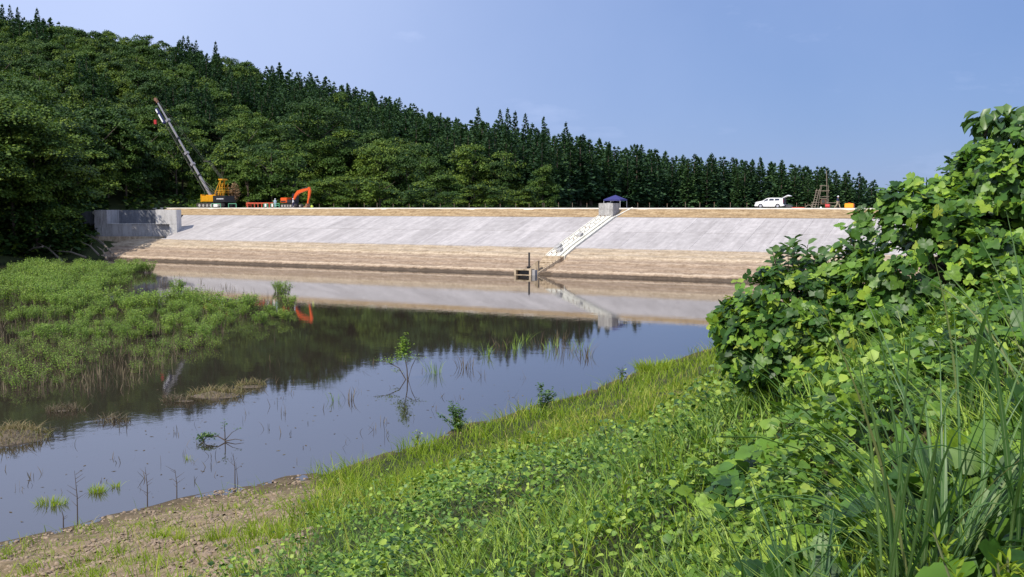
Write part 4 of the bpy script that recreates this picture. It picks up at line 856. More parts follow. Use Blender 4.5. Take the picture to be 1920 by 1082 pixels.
for x, y in ((-92, 166), (-97, 160), (-99, 153), (-104, 146), (-95, 170), (-103, 158), (-90, 171)): cands.append(('b', x, y, 388 - 1900 * 19 / y))      # the wood goes on along the left shore
cands.sort(key=lambda c: c[2])
buf = np.full(2100, 389.0); buf[:335 + 100] = 470
kept = []
for typ, x, y, top in cands:
    z = float(ground_z(np.array([x]), np.array([y]))[0]); px = 960 + 1900 * x / y; f = 1900 / y
    if typ == 'b': h = rr.uniform(10.5, 16.0); wd = h * rr.uniform(.55, .78)
    else: h = rr.uniform(14.0, 19.5); wd = h * rr.uniform(.38, .48)
    if px < 340 and y < 235: h *= 1.12
    if px > 560 and y < 232: h = rr.uniform(6.5, 10.0); wd = h * 1.0
    if top is not None: h = max(6.0, EYE + (388 - top) * y / 1900 - z); wd = h * (0.8 if typ == 'b' else 0.30)
    elif px > 1640: h *= 0.9
    ty = 388 - (z + h - EYE) * f; hp = h * f; wp = wd * f
    lo, hi = int(np.clip(px - .3 * wp + 100, 0, 2098)), int(np.clip(px + .3 * wp + 101, 1, 2099))
    if px < -150 and top is not None: kept.append([typ, x, y, z, h, wd, px, 388 - (z + h - EYE) * f, 1e6]); continue
    if top is None and (buf[lo:hi] - ty).max() < 8: continue
    gain = float(np.clip(buf[lo:hi] - ty, 0, None).sum())
    lo, hi = int(np.clip(px - .42 * wp + 100, 0, 2098)), int(np.clip(px + .42 * wp + 101, 1, 2099))
    buf[lo:hi] = np.minimum(buf[lo:hi], ty + (0.16 if typ == 'b' else 0.22) * hp)
    kept.append([typ, x, y, z, h, wd, px, ty, gain + (1e6 if top is not None else 0)])
LAND = [(90, 'the far left shore'), (240, 'the spillway'), (345, 'the crane boom head'), (455, 'the crane body'), (590, 'the excavator'), (760, 'the left slab half'), (930, 'the dam middle'), (1080, 'the gauge post'), (1230, 'the blue canopy'), (1400, 'the bare right crest'), (1500, 'the white car'), (1600, 'the boring tower'), (3000, 'the orange tank')]
rest = {'b': [], 'c': []}; placed = {'b': [], 'c': []}
for typ in 'bc':
    ks = sorted([k for k in kept if k[0] == typ], key=lambda k: -k[8]); placed[typ] = ks[:296]; rest[typ] = ks[296:]
ORD = ['first', 'second', 'third', 'fourth', 'fifth', 'sixth', 'seventh', 'eighth', 'ninth', 'tenth']
for typ, proto, nm, h0, w0 in (('b', BR, 'broadleaf_tree', 12.0, 9.6), ('c', CE, 'cedar_tree', 18.0, 5.4)):
    zones = {}
    for k in placed[typ]:
        zi = next(i for i, (lim, _) in enumerate(LAND) if k[6] < lim)
        zones.setdefault(zi, []).append(k)
    for zi, ks in zones.items():
        ks.sort(key=lambda k: -k[7]); nb = max(1, math.ceil(len(ks) / 10)); 
        for b_ in range(nb):
            row = sorted(ks[b_ * 10:(b_ + 1) * 10], key=lambda k: k[6])
            lvl = 'lowest' if b_ == 0 else ('topmost' if b_ == nb - 1 else ('second lowest' if b_ == 1 else ['third', 'fourth', 'fifth', 'sixth', 'seventh', 'eighth', 'ninth', 'tenth', 'eleventh'][b_ - 2]))
            for i, k in enumerate(row):
                _, x, y, z, h, wd, px, ty, gn = k
                what = ('bushy broadleaf' if typ == 'b' else 'pointed cedar')
                t = empty(nm, (x, y, z - 0.3), rr.uniform(0, 6.28), f'{what}, {ORD[i]} from left in {lvl} row above {LAND[zi][1]}', 'tree', 'broadleaf trees on the slope behind the dam' if typ == 'b' else 'cedars on the ridge behind the dam')
                t.scale = (wd / w0, wd / w0, h / h0)
                cr_, tr_ = BIG[rr.integers(2)] if typ == 'b' and h > 18.5 else proto[rr.integers(5)]; add('crown', cr_, t); add('trunk', tr_, t)
    if rest[typ]:
        v_, f_, t_ = cedar_crown(777, 18.0, 5.4, 20, 5, 1.5) if typ == 'c' else broad_crown(777, 12.0, 9.6, 20, 16, 1.4)
        co, fi, n_ = v_, f_, len(v_)
        V = []; F = []
        for q, (_, x, y, z, h, wd, px, ty, gn) in enumerate(rest[typ][:420]):
            a_ = rr.uniform(0, 6.28); c_, s_ = math.cos(a_), math.sin(a_)
            v = co * [wd / w0, wd / w0, h / h0]; V.append(np.stack([v[:, 0] * c_ - v[:, 1] * s_ + x, v[:, 0] * s_ + v[:, 1] * c_ + y, v[:, 2] + z], -1)); F.append(fi + q * n_)
        o = add('far_woods', mesh_np('far_woods', np.concatenate(V), np.concatenate(F), M['broad' if typ == 'b' else 'cedar'], np.tile(t_, len(V))))
        tag(o, 'mass of further tree tops deep in the wood', 'trees', kind='stuff')
print('trees', len(kept), {k: (len(placed[k]), len(rest[k])) for k in placed})
# undergrowth: grassy clearing, hedge of scrub along the water's left edge
def ground_at(P): return ground_z(P[:, 0], P[:, 1])
N = 9000; yy = rr.uniform(160, 262, N); px = np.where(rr.random(N) < .65, rr.uniform(-40, 200, N), rr.uniform(235, 1050, N)); yl = np.interp(px, FPX, FY)
yy = yl + rr.uniform(-9, 16, N) * np.where(px < 235, 1, 1.0); xx = (px - 960) / 1900 * yy; zg = ground_z(xx, yy); ok = zg > 0.25
P = np.stack([xx, yy, zg + rr.uniform(0, 1, N) * np.where(px < 160, 4.5, 1.8)], -1)[ok]; n_ = len(P)
R = rotmats(rr.uniform(0, 6.28, n_), rr.uniform(-.3, .8, n_), rr.normal(0, .5, n_)); v, f = scatter(CARD_V, CARD_F, R, rr.uniform(.6, 1.3, n_), P)
tag(add('undergrowth', mesh_np('undergrowth', v, f, M['broad'], np.repeat(rr.uniform(.2, .8, n_), len(CARD_V)))), 'low scrub filling the foot of the wood', 'undergrowth', kind='stuff')
N = 3000; px = rr.uniform(355, 425, N); yy = rr.uniform(216, 268, N); xx = (px - 960) / 1900 * yy; P = np.stack([xx, yy, ground_z(xx, yy)], -1)
v, f = blade_strip(P, rr.uniform(.7, 1.5, N), rr.uniform(.15, .3, N), rr.uniform(0, 6.28, N), rr.uniform(0, .4, N), rr.uniform(0, .5, N))
tag(add('clearing_grass', mesh_np('clearing_grass', v, f, M['marsh'], np.repeat(rr.uniform(.2, .9, N), 8))), 'bright grass of the clearing behind the crane boom', 'grass', kind='stuff')
# withered brown tree beside the crane
N = 420; d = rr.normal(size=(N, 3)); d /= np.linalg.norm(d, axis=1, keepdims=True); P = d * rr.uniform(.3, 1, (N, 1)) * [1.25, 1.25, 2.1] + [0, 0, 3.0]
R = rotmats(rr.uniform(0, 6.28, N), rr.uniform(-.2, 1.2, N), rr.normal(0, .6, N)); v, f = scatter(CARD_V, CARD_F, R, rr.uniform(.25, .5, N), P)
dt = empty('withered_tree', D(CA + px_local(442, CA, 33.8), 33.8, CREST), 0, 'small withered brown tree just right of the crane', 'tree')
add('crown', mesh_np('withered_crown', v, f, M['dead'], np.repeat(rr.random(N), 5)), dt)
mb = MB().tube([(0, 0, 0), (0.05, 0, 2.2), (0, 0, 4.2)], [.1, .07, .02], 6)
for i in range(7): th = i * 0.9; mb.tube([(0, 0, .9 + i * .35), (.8 * math.cos(th), .8 * math.sin(th), 1.9 + i * .4)], [.04, .012], 5)
mb.build('trunk', M['bark'], dt)

# ------------------------------------------------------------------ driftwood at the foot of the left wood
for i, (x0, y0, x1, y1, dd, lab) in enumerate([(62, 449, 118, 492, 176, 'lowest long grey log'), (155, 437, 207, 470, 182, 'pale log leaning highest towards the spillway'), (170, 440, 212, 478, 180, 'grey log just below the highest one'), (150, 452, 185, 478, 178, 'short bleached log in the middle of the tangle'),
        (182, 462, 200, 486, 176, 'short stubby log near the waterline'), (100, 470, 160, 482, 175, 'log lying almost flat across the mud'), (40, 478, 80, 462, 174, 'forked tan log at the dark end of the tangle')]):
    def at(px, py, yv): return Vector(((px - 960) / 1900 * yv, yv, EYE - (py - 388) / 1900 * yv))
    A_, B_ = at(x0, y0, dd + 2), at(x1, y1, dd - 3); A_.z = max(A_.z, float(ground_z(np.array([A_.x]), np.array([A_.y]))[0]) + .1); c_ = (A_ + B_) / 2 + Vector((0.2, 0, 0.35))
    lo = MB().tube([A_ - B_, c_ - B_, (0, 0, 0)], [0.05, 0.13, 0.17], 8).build('driftwood_log', M['wood'], None, B_); tag(lo, f'{lab} among the driftwood below the spillway', 'log', 'driftwood logs at the left shore')
    MB().tube([c_ - B_, c_ - B_ + Vector((0.5, -.3, 0.7))], [0.09, 0.03], 6).build('branch_stub', M['wood'], lo)

# ------------------------------------------------------------------ flooded thicket on the left
def marsh_proto(seed, h, w_, ns, nl, ls):
    r = np.random.default_rng(seed); mb = MB(); P = []; Y = []
    for i in range(ns):
        th = r.uniform(0, 6.28); b = r.uniform(0, .45) * w_ * .5; e = r.uniform(.3, 1.0) * w_ * .5; hh = h * r.uniform(.6, 1.05)
        p0 = np.array([b * math.cos(th), b * math.sin(th), -.35]); p2 = np.array([e * math.cos(th), e * math.sin(th), hh]); p1 = (p0 + p2) / 2 + [0, 0, .12 * h]
        mb.tube([p0, p1, p2], [.022, .016, .006], 4, False)
        for j in range(nl):
            u = r.uniform(.22, 1.0) ** .8; q = (1 - u) ** 2 * p0 + 2 * u * (1 - u) * p1 + u * u * p2; a = r.uniform(0, 6.28)
            P.append(q + r.normal(0, .05 * w_, 3)); Y.append((math.cos(a), math.sin(a), r.uniform(-.1, 1.0)))
    P = np.array(P); P[:, 2] = np.maximum(P[:, 2], .05); Y = np.array(Y); Nn = r.normal(0, .5, (len(P), 3)) + [0, 0, 1]
    v, f = scatter(CARD_V * [.62, 1, 1], CARD_F, axes_from(Y, Nn), r.uniform(.6, 1.3, len(P)) * ls, P)
    fo = mesh_np('marsh_foliage', v, f, M['marsh'], np.repeat(np.clip(r.normal(.4, .2, len(P)), 0, .98), 5))
    st = bpy.data.meshes.new('marsh_stems'); st.from_pydata(mb.V, [], mb.F); st.materials.append(M['marsh_dry']); return fo, st
MP = [marsh_proto(300 + k, 1.6, 2.2, 30, 34, .155) for k in range(4)] + [marsh_proto(310 + k, .95, 1.5, 24, 16, .10) for k in range(3)]
def w_at(px, py): 
    v = py - 388; th = PITCH; d = np.array([px - 960., 1900 * math.cos(th) + (541 - py) * math.sin(th), -1900 * math.sin(th) + (541 - py) * math.cos(th)]); k = -EYE / d[2]; return d[0] * k, d[1] * k
spots = []
r = np.random.default_rng(5); tries = 0
while len(spots) < 295 and tries < 30000:
    tries += 1
    px = r.uniform(-40, 545); py = 505 + (735 - 505) * r.random() ** 1.5
    x, y = w_at(px, py)
    n_ = float(fbm(np.array([x * .13]), np.array([y * .07]), 61)[0]); lim = np.interp(py, [500, 530, 545, 560, 600, 640, 690, 735], [250, 330, 545, 550, 535, 420, 310, 200])
    if px > lim + r.normal(0, 12) or n_ + .6 * float(fbm(np.array([x * .45]), np.array([y * .2]), 67)[0]) < (.09 if py < 640 else .07) - .1 * (py > 640) * (r.random() < .35): continue
    if 205 < px < 330 and 540 < py < 575: continue
    if 150 < px and 560 < py < 590 and px < 260 and r.random() < .6: continue
    big = py < 640 and n_ > -.05
    md = .95 if big else .7
    if any((x - a) ** 2 + (y - b) ** 2 * .35 < md * md for a, b, _, _, _ in spots): continue
    spots.append((x, y, big, px, py))
spots.sort(key=lambda q: q[4]); WORDS = ['farthest', 'second', 'third', 'fourth', 'fifth', 'sixth', 'seventh', 'eighth', 'ninth', 'tenth', 'eleventh', 'twelfth', 'thirteenth', 'fourteenth', 'fifteenth', 'sixteenth', 'seventeenth', 'eighteenth', 'nineteenth', 'twentieth'] + ['twenty-' + q for q in ('first', 'second', 'third', 'fourth', 'fifth', 'sixth', 'seventh', 'eighth', 'ninth')] + ['thirtieth'] + ['thirty-' + q for q in ('first', 'second', 'third', 'fourth')]
order = [q for b_ in range(0, len(spots), 10) for q in [(spots[b_:b_ + 10].index(z_), b_ // 10, z_) for z_ in sorted(spots[b_:b_ + 10], key=lambda w_: w_[3])]]
seen = {}
for _, rw, (x, y, big, px, py) in order:
    seen[rw] = seen.get(rw, -1) + 1
    fo, st = MP[r.integers(4)] if big else MP[4 + r.integers(3)]
    sc = r.uniform(.6, 1.15)
    if px > 300 and py < 600: sc *= .95
    if big and py > 590: sc *= .65
    if py > 640: sc *= .85
    lab = f"{'leafy tall' if big else 'thin low'} green shrub, {ORD[seen[rw]]} from left in {WORDS[rw]} row of the flooded thicket"
    t = empty('marsh_shrub', (x, y, 0), r.uniform(0, 6.28), lab, 'shrub', 'green shrubs of the flooded thicket', sc)
    add('foliage', fo, t); add('stems', st, t)
# brown dead stems standing between the shrubs, floating scraps
N = 4200; px = r.uniform(-30, 540, N); py = r.uniform(515, 735, N); lim = np.interp(py, [500, 530, 560, 640, 735], [250, 400, 530, 400, 230]); ok = px < lim; px, py = px[ok], py[ok]
xy = np.array([w_at(a, b) for a, b in zip(px, py)]); n_ = fbm(xy[:, 0] * .13, xy[:, 1] * .07, 61) > -.2; xy = xy[n_]; N = len(xy)
P = np.concatenate([xy, np.full((N, 1), -.05)], 1); v, f = blade_strip(P, r.uniform(.25, .8, N), r.uniform(.02, .05, N), r.uniform(0, 6.28, N), r.normal(0, .35, N), r.uniform(-.1, .4, N))
tag(add('dead_reeds', mesh_np('dead_reeds', v, f, M['marsh_dry'], np.repeat(r.random(N), 8))), 'brown dead stems standing in the flooded thicket', 'reeds', kind='stuff')
N = 190; px = r.uniform(0, 1120, N); py = r.uniform(655, 960, N); sh = np.interp(px, [0, 144, 334, 635, 827, 1000, 1217], [1010, 980, 930, 870, 815, 755, 690]); ok = (py < sh - 14) & (py > 700 - px * .05); px, py = px[ok], py[ok]
xy = np.array([w_at(a, b) for a, b in zip(px, py)]); cl_ = r.integers(1, 5, len(xy)); xy = np.repeat(xy, cl_, 0) + r.normal(0, .12, (cl_.sum(), 2)); N = len(xy)
P = np.concatenate([xy, np.full((N, 1), -.04)], 1); v, f = blade_strip(P, r.uniform(.08, .5, N) * np.clip(xy[:, 1] / 45, .7, 1.5), r.uniform(.012, .03, N), r.uniform(0, 6.28, N), r.normal(0, .5, N), r.uniform(-.2, .6, N))
tag(add('water_reeds', mesh_np('water_reeds', v, f, M['marsh_dry'], np.repeat(r.random(N), 8))), 'dark broken stems sticking out of the open water', 'reeds', kind='stuff')
N = 260; px = r.uniform(0, 1000, N); py = r.uniform(700, 980, N); sh = np.interp(px, [0, 144, 334, 635, 827, 1000], [1010, 980, 930, 870, 815, 755]); ok = py < sh - 6; xy = np.array([w_at(a, b) for a, b in zip(px[ok], py[ok])]); N = len(xy)
R = rotmats(r.uniform(0, 6.28, N), np.zeros(N), np.zeros(N)); v, f = scatter(CARD_V * [.5, 1, .15], CARD_F, R, r.uniform(.05, .22, N), np.concatenate([xy, np.full((N, 1), .012)], 1))
tag(add('floating_debris', mesh_np('floating_debris', v, f, M['marsh_dry'], np.repeat(r.random(N), 5))), 'scraps of dead leaf floating on the near water', 'debris', kind='stuff')

# single plants standing in the water
def twig_tree(name, loc, label, cat, limbs, leaves, mat='twig_leaf'):
    t = empty(name, loc, 0, label, cat); mb = MB()
    for pts, rad in limbs: mb.tube(pts, rad, 5)
    mb.build('branches', M['branch'], t)
    if leaves:
        P = []; rg_ = np.random.default_rng(len(label))
        for c, rad, n_, sz in leaves: P.append(np.c_[np.array(c) + rg_.normal(0, 1, (n_, 3)) * rad, np.full(n_, sz)])
        P = np.concatenate(P); n_ = len(P); v, f = scatter(LEAF_V * [.6, 1, 1], LEAF_F, rotmats(rg_.uniform(0, 6.28, n_), rg_.uniform(-.3, .9, n_), rg_.normal(0, .4, n_)), P[:, 3] * rg_.uniform(.6, 1.3, n_), P[:, :3])
        add('leaves', mesh_np('twig_leaves', v, f, M[mat], np.repeat(rg_.random(n_), 7)), t)
    return t
x, y = w_at(765, 712)
twig_tree('drowned_sapling', (x, y, 0), 'drowned sapling with a leafy top and spreading bare limbs in open water', 'sapling',
    [([(0, 0, -.6), (-.05, 0, .6), (-.18, 0, 1.3), (-.2, 0, 2.0)], [.035, .03, .02, .008]), ([(0, 0, -.2), (-.5, .2, .6), (-1.2, .4, .92), (-1.9, .3, .98)], [.03, .025, .02, .008]), ([(0, 0, 0), (.2, .1, .7), (.45, .1, 1.2), (.95, .2, 1.2)], [.025, .02, .015, .006]),
     ([(-.1, 0, .9), (.3, 0, 1.15), (.6, .1, 1.0)], [.015, .01, .006]), ([(-.4, 0, .5), (-.75, -.2, .45)], [.015, .006])],
    [((-.2, 0, 1.85), (.15, .13, .25), 220, .15), ((-.25, 0, 1.4), (.22, .18, .14), 120, .14), ((-.22, 0, 1.15), (.3, .2, .07), 60, .12), ((-.95, .3, .98), (.18, .12, .09), 50, .12), ((-1.6, .3, 1.02), (.25, .1, .08), 26, .09), ((.5, .1, 1.15), (.25, .1, .1), 34, .1), ((-.6, -.1, .5), (.12, .1, .06), 20, .1)], 'marsh')
x, y = w_at(422, 828)
twig_tree('drooping_sapling', (x, y, 0), 'half sunken sapling whose long branch arches down to the near water', 'sapling',
    [([(0, 0, -.4), (0, 0, .35), (-.02, 0, .8)], [.03, .02, .006]), ([(0, 0, .05), (-.3, 0, .22), (-.75, .05, .16), (-1.0, .1, -.08)], [.03, .022, .015, .008]), ([(0, 0, .02), (.4, 0, .10), (.75, 0, .05)], [.025, .015, .006]), ([(0, 0, .05), (.2, .3, .3), (.45, .5, .42)], [.018, .012, .005])],
    [((-.7, .05, .22), (.2, .07, .05), 200, .10), ((-.95, .1, .08), (.1, .06, .06), 70, .10), ((-.02, 0, .75), (.05, .05, .1), 22, .09), ((.45, .4, .42), (.08, .06, .03), 10, .08)])
for k, (px, py, hh, lab) in enumerate([(145, 980, 1.55, 'tall bare stick sapling rising from the shallows by the muddy shore'), (276, 950, 1.25, 'thin bare sapling between the two green grass tufts and the stony bank'), (331, 935, .95, 'faint bare sapling just off the stony shore'), (440, 905, 1.0, 'pair of bare twigs standing at the water edge below the arching sapling'), (118, 985, .5, 'short bare twig left of the tall bare stick')]):
    x, y = w_at(px, py); rg_ = random.Random(k); limbs = [([(0, 0, -.3), (.02, 0, hh * .5), (-.03, 0, hh)], [.022, .015, .004])]
    for j in range(7 if k < 3 else 2): z = hh * rg_.uniform(.25, .95); l = rg_.uniform(.12, .3) * rg_.choice([-1, 1]); limbs.append(([(0, 0, z), (l, rg_.uniform(-.1, .1), z + abs(l) * .7)], [.008, .003]))
    if k == 3: limbs.append(([(.12, 0, -.2), (.05, 0, .7)], [.015, .004]))
    twig_tree('bare_sapling', (x, y, 0), lab, 'sapling', limbs, None)
def tuft(name, loc, n_, h, spread, mat, label, cat, group=None, seed=0, lean=.35, wd=.02):
    rg_ = np.random.default_rng(seed); a = rg_.uniform(0, 6.28, n_); q = np.sqrt(rg_.random(n_)) * spread
    P = np.stack([q * np.cos(a) * 1.3, q * np.sin(a), np.full(n_, -.06)], -1)
    v, f = blade_strip(P, h * rg_.uniform(.5, 1.1, n_), wd * rg_.uniform(.6, 1.3, n_), a + rg_.normal(0, .5, n_), np.abs(rg_.normal(0, lean, n_)), rg_.uniform(0, .6, n_))
    o = add(name, mesh_np(name, v, f, M[mat], np.repeat(rg_.random(n_), 8)), None, loc); return tag(o, label, cat, group)
for k, (px, py, n_, h, s_, lab) in enumerate([(97, 945, 150, .32, .34, 'widest round tuft of green grass in the near shallows'), (183, 922, 110, .34, .22, 'middle tuft of green grass in the near shallows'), (218, 913, 40, .30, .10, 'smallest tuft of green grass in the near shallows, right of the middle one'), (354, 862, 14, .25, .08, 'wispy green tuft left of the arching sapling')]):
    x, y = w_at(px, py); tuft('water_grass_tuft', (x, y, 0), n_, h, s_, 'grass', lab, 'grass tuft', None, k)
for k, (px, py, s_) in enumerate([(627, 752, .12), (655, 750, .12), (815, 700, .2), (870, 690, .2), (912, 668, .15), (940, 650, .2), (965, 655, .2), (1010, 645, .25), (1035, 655, .3), (1060, 660, .3), (1085, 655, .3), (1100, 668, .2), (980, 640, .2), (1050, 640, .25)]):
    x, y = w_at(px, py); w_ = 'reed clump in the group before the dam reflection' if k > 4 else 'small upright reed clump in open water'
    tuft('reed_clump', (x, y, 0), 12 if k < 2 else 22, .7 if k < 2 else .95, s_ * 1.9, ['marsh', 'marsh_dry'][k % 2], f'{w_}, {ORD[k if k < 5 else min(k - 5, 9)]} from the left', 'reeds', 'reed clumps in the open water', 40 + k, .25, .03)
# mud islets with straw
for k, (px, py, rx, ry, hh, lab) in enumerate([(405, 742, 1.5, .9, .32, 'straw covered mud islet in front of the thicket reflection'), (470, 725, .9, .6, .22, 'small tan islet at the right tip of the straw covered one'), (340, 752, 1.0, .5, .14, 'low brown islet left of the straw covered one'), (20, 822, 1.6, 1.6, .42, 'mud islet with a straw heap cut by the photo edge'), (820, 772, .28, .2, .06, 'small rusty floating slab near the bushy bank'), (120, 770, 1.0, .6, .12, 'dead twig islet in the dark water'), (210, 790, .9, .4, .08, 'thin line of dead twigs on the dark water')]):
    x, y = w_at(px, py); A_, R_ = np.meshgrid(np.linspace(0, 2 * math.pi, 22, endpoint=False), np.linspace(0, 1, 7)); rr_ = 1 + .25 * fbm(np.cos(A_) * 1.5 + k * 9, np.sin(A_) * 1.5, 3)
    X = R_ * rx * rr_ * np.cos(A_); Y = R_ * ry * rr_ * np.sin(A_); Z = hh * .8 * (1 - R_ ** 1.6) * (1 + .5 * fbm(X * 2 + k, Y * 2, 8)) - .08
    i = np.arange(22 * 7).reshape(7, 22); F = np.stack([i[:-1], np.roll(i[:-1], -1, 1), np.roll(i[1:], -1, 1), i[1:]], -1).reshape(-1, 4)
    t = empty('mud_islet', (x, y, 0), 0, lab, 'islet'); add('mound', mesh_np('mound', np.stack([X, Y, Z], -1).reshape(-1, 3), F, M['strip'], smooth=True), t)
    if k == 4: continue
    n_ = int(260 * rx * ry) + 60; rg_ = np.random.default_rng(70 + k); a = rg_.uniform(0, 6.28, n_); q = np.sqrt(rg_.random(n_)) * .95
    P = np.stack([q * rx * np.cos(a), q * ry * np.sin(a), hh * (1 - q ** 1.6) - .06], -1); v, f = blade_strip(P, rg_.uniform(.12, .46, n_), rg_.uniform(.014, .032, n_), rg_.uniform(0, 6.28, n_), rg_.normal(.4, .5, n_), rg_.uniform(.2, 1.2, n_))
    s_ = add('straw', mesh_np('straw', v, f, M['straw' if k in (0, 1, 3) else 'marsh_dry'], np.repeat(rg_.random(n_), 8)), t); s_['kind'] = 'stuff'

# ------------------------------------------------------------------ near bank: stones, grass, weeds
STV = np.array([(0, 0, .62), (.5, 0, .3), (.15, .48, .34), (-.42, .3, .3), (-.4, -.3, .34), (.16, -.48, .3), (.55, .3, -.1), (-.2, .6, -.1), (-.62, 0, -.1), (-.2, -.6, -.1), (.5, -.36, -.1)], float)
STF = np.array([(0, 1, 2), (0, 2, 3), (0, 3, 4), (0, 4, 5), (0, 5, 1), (1, 6, 2), (2, 6, 7), (2, 7, 3), (3, 7, 8), (3, 8, 4), (4, 8, 9), (4, 9, 5), (5, 9, 10), (5, 10, 1), (1, 10, 6)])
r = np.random.default_rng(9)
def wedge(n_, y0, y1, p=1.0, l=-.56, rgt=.56):
    u = r.random(n_); y = (y0 ** (1 - p) + u * (y1 ** (1 - p) - y0 ** (1 - p))) ** (1 / (1 - p)) if p != 1 else y0 * (y1 / y0) ** u
    x = r.uniform(l, rgt, n_) * y; return x, y
x, y = wedge(80000, 9, 42, .6, -.56, -.02); t = shore_t(x, y); dmk = dirt_mask(x, y, t); ok = (t > .1) & (r.random(len(x)) < dmk ** 2 * (.55 + .9 * fbm(x * .8, y * .8, 15))); x, y = x[ok], y[ok]; N = len(x)
R = np.einsum('nij,njk->nik', rotmats(r.uniform(0, 6.28, N), np.zeros(N), np.zeros(N)), rotmats(r.uniform(0, 6.28, N), r.normal(0, .3, N), r.normal(0, .3, N)))
S = (.022 + .10 * r.random(N) ** 3)[:, None] * np.stack([r.uniform(.8, 1.5, N), r.uniform(.7, 1.2, N), r.uniform(.35, .7, N)], -1)
v, f = scatter(STV, STF, R, S, np.stack([x, y, ground_z(x, y)], -1))
tag(add('rubble', mesh_np('rubble', v, f, M['stone'], None)), 'loose tan clods and chips on the bare bank', 'rubble', kind='stuff')
stm = [mesh_np('stone', STV * q, STF, M['stone']) for q in ([1.2, .9, .6], [1, 1, .5], [1.5, .8, .5], [.9, 1.1, .7])]
cnt = 0; tries = 0
while cnt < 60 and tries < 4000:
    tries += 1; x, y = wedge(1, 11, 38, .5, -.52, -.1); t = float(shore_t(x, y)[0]); 
    if t < .1 or t > 14 or float(dirt_mask(x, y, shore_t(x, y))[0]) < .8: continue
    pxx = 960 + 1900 * x[0] / y[0]
    if pxx < 0: continue
    sts = globals().setdefault('STS', []); sts.append((x[0], y[0], t, pxx)); cnt += 1
STS.sort(key=lambda q: -q[1])
for b_ in range(6):
    for i, (x, y, t, pxx) in enumerate(sorted(STS[b_ * 10:b_ * 10 + 10], key=lambda q: q[3])):
        s_ = r.uniform(.07, .19)
        o = add('stone', stm[(b_ + i) % 4], None, (x, y, float(ground_z(np.array([x]), np.array([y]))[0]) + .01), (r.normal(0, .2), r.normal(0, .2), r.uniform(0, 6.28)), (s_,) * 3)
        tag(o, f'tan stone, {ORD[i]} from left in {["farthest", "second", "third", "fourth", "fifth", "nearest"][b_]} row on the bare bank', 'stone', 'loose stones on the bare bank')
# grass
def grass_layer(name, n_, y0, y1, pw_, dens, h, wd, mat, lab, lean=.3):
    x, y = wedge(n_, y0, y1, pw_); t = shore_t(x, y); d = dens(x, y, t); ok = (t > -.05) & (r.random(n_) < d); x, y, t = x[ok], y[ok], t[ok]; N = len(x)
    hh = h(x, y, t) * r.uniform(.55, 1.2, N); P = np.stack([x, y, ground_z(x, y) - .03], -1)
    v, f = blade_strip(P, hh, (wd + .00042 * y) * r.uniform(.7, 1.4, N), r.uniform(0, 6.28, N) * .5 + r.choice([0, 2.2], N), np.abs(r.normal(0, lean, N)), r.uniform(0, .9, N))
    tn_ = np.clip(.45 + .5 * fbm(x * .3, y * .3, 88) + r.normal(0, .16, N), 0, .99)
    o = add(name, mesh_np(name, v, f, M[mat], np.repeat(tn_, 8))); tag(o, lab, 'grass', kind='stuff'); return N
def vegm(x, y, t): return 1 - dirt_mask(x, y, t)
clump = lambda x, y, s_, sd: sstep(fbm(x * s_, y * s_, sd), -.05, .3)
def d_yel(x, y, t): return vegm(x, y, t) * sstep(t, -.05, .4) * np.clip(sstep(14.5 - t + 5 * fbm(x * .3, y * .3, 12), 0, 4) * (.6 + .4 * clump(x, y, .9, 13)), 0, 1) + .03
n1 = grass_layer('bank_grass', 170000, 7, 74, .6, d_yel, lambda x, y, t: .26 + .46 * clump(x, y, .8, 14) + .14 * sstep(y, 25, 60) * sstep(t, 4, 0), .009, 'grass', 'yellow-green grass covering the shore side of the bank')
def d_dirt(x, y, t): return sstep(dirt_mask(x, y, t), .3, .9) * sstep(t, .4, 1.2) * (sstep(fbm(x * 1.3, y * 1.3, 19), -.02, .25) * .9 + .06)
n2 = grass_layer('sparse_grass', 90000, 9, 40, .6, d_dirt, lambda x, y, t: .12 + .22 * sstep(fbm(x * .9, y * .9, 23), .0, .3), .007, 'grass', 'scattered grass sprouting from the bare soil', .4)
def d_wd(x, y, t): return vegm(x, y, t) * sstep(t + 3 * fbm(x * .3, y * .3, 12), 7, 13) * (.40 + .6 * clump(x, y, .7, 43))
n3 = grass_layer('weed_grass', 70000, 3.2, 50, .8, d_wd, lambda x, y, t: .22 + .22 * clump(x, y, .5, 24), .006, 'weed', 'darker long grass among the weeds of the upper bank', .4)
# broad weed leaves
x, y = wedge(150000, 3.4, 60, .75); t = shore_t(x, y); d = vegm(x, y, t) * np.clip(sstep(t + 5 * fbm(x * .35, y * .35, 12), 10.5, 16) * (.25 + .75 * clump(x, y, .75, 33)) + .03 * sstep(t, 3, 5), 0, 1); ok = (t > .5) & (r.random(len(x)) < d); x, y, t = x[ok], y[ok], t[ok]; N = len(x)
hz = (.05 + .58 * sstep(fbm(x * .55, y * .55, 35), -.2, .35)) * r.uniform(.35, 1.1, N)
v, f = scatter(LEAF_V * [1.1, 1, 1], LEAF_F, rotmats(r.uniform(0, 6.28, N), r.normal(0, .45, N), r.normal(0, .45, N)), (.030 + .0013 * y + .042 * r.random(N) ** 2) , np.stack([x, y, ground_z(x, y) + hz], -1))
tag(add('weed_leaves', mesh_np('weed_leaves', v, f, M['weed'], np.repeat(np.clip(.45 + .7 * fbm(x * .5, y * .5, 91) + r.normal(0, .22, N), 0, .97), 7))), 'round leaved weeds carpeting the upper bank', 'weeds', kind='stuff')
print('grass', n1, n2, n3, N)
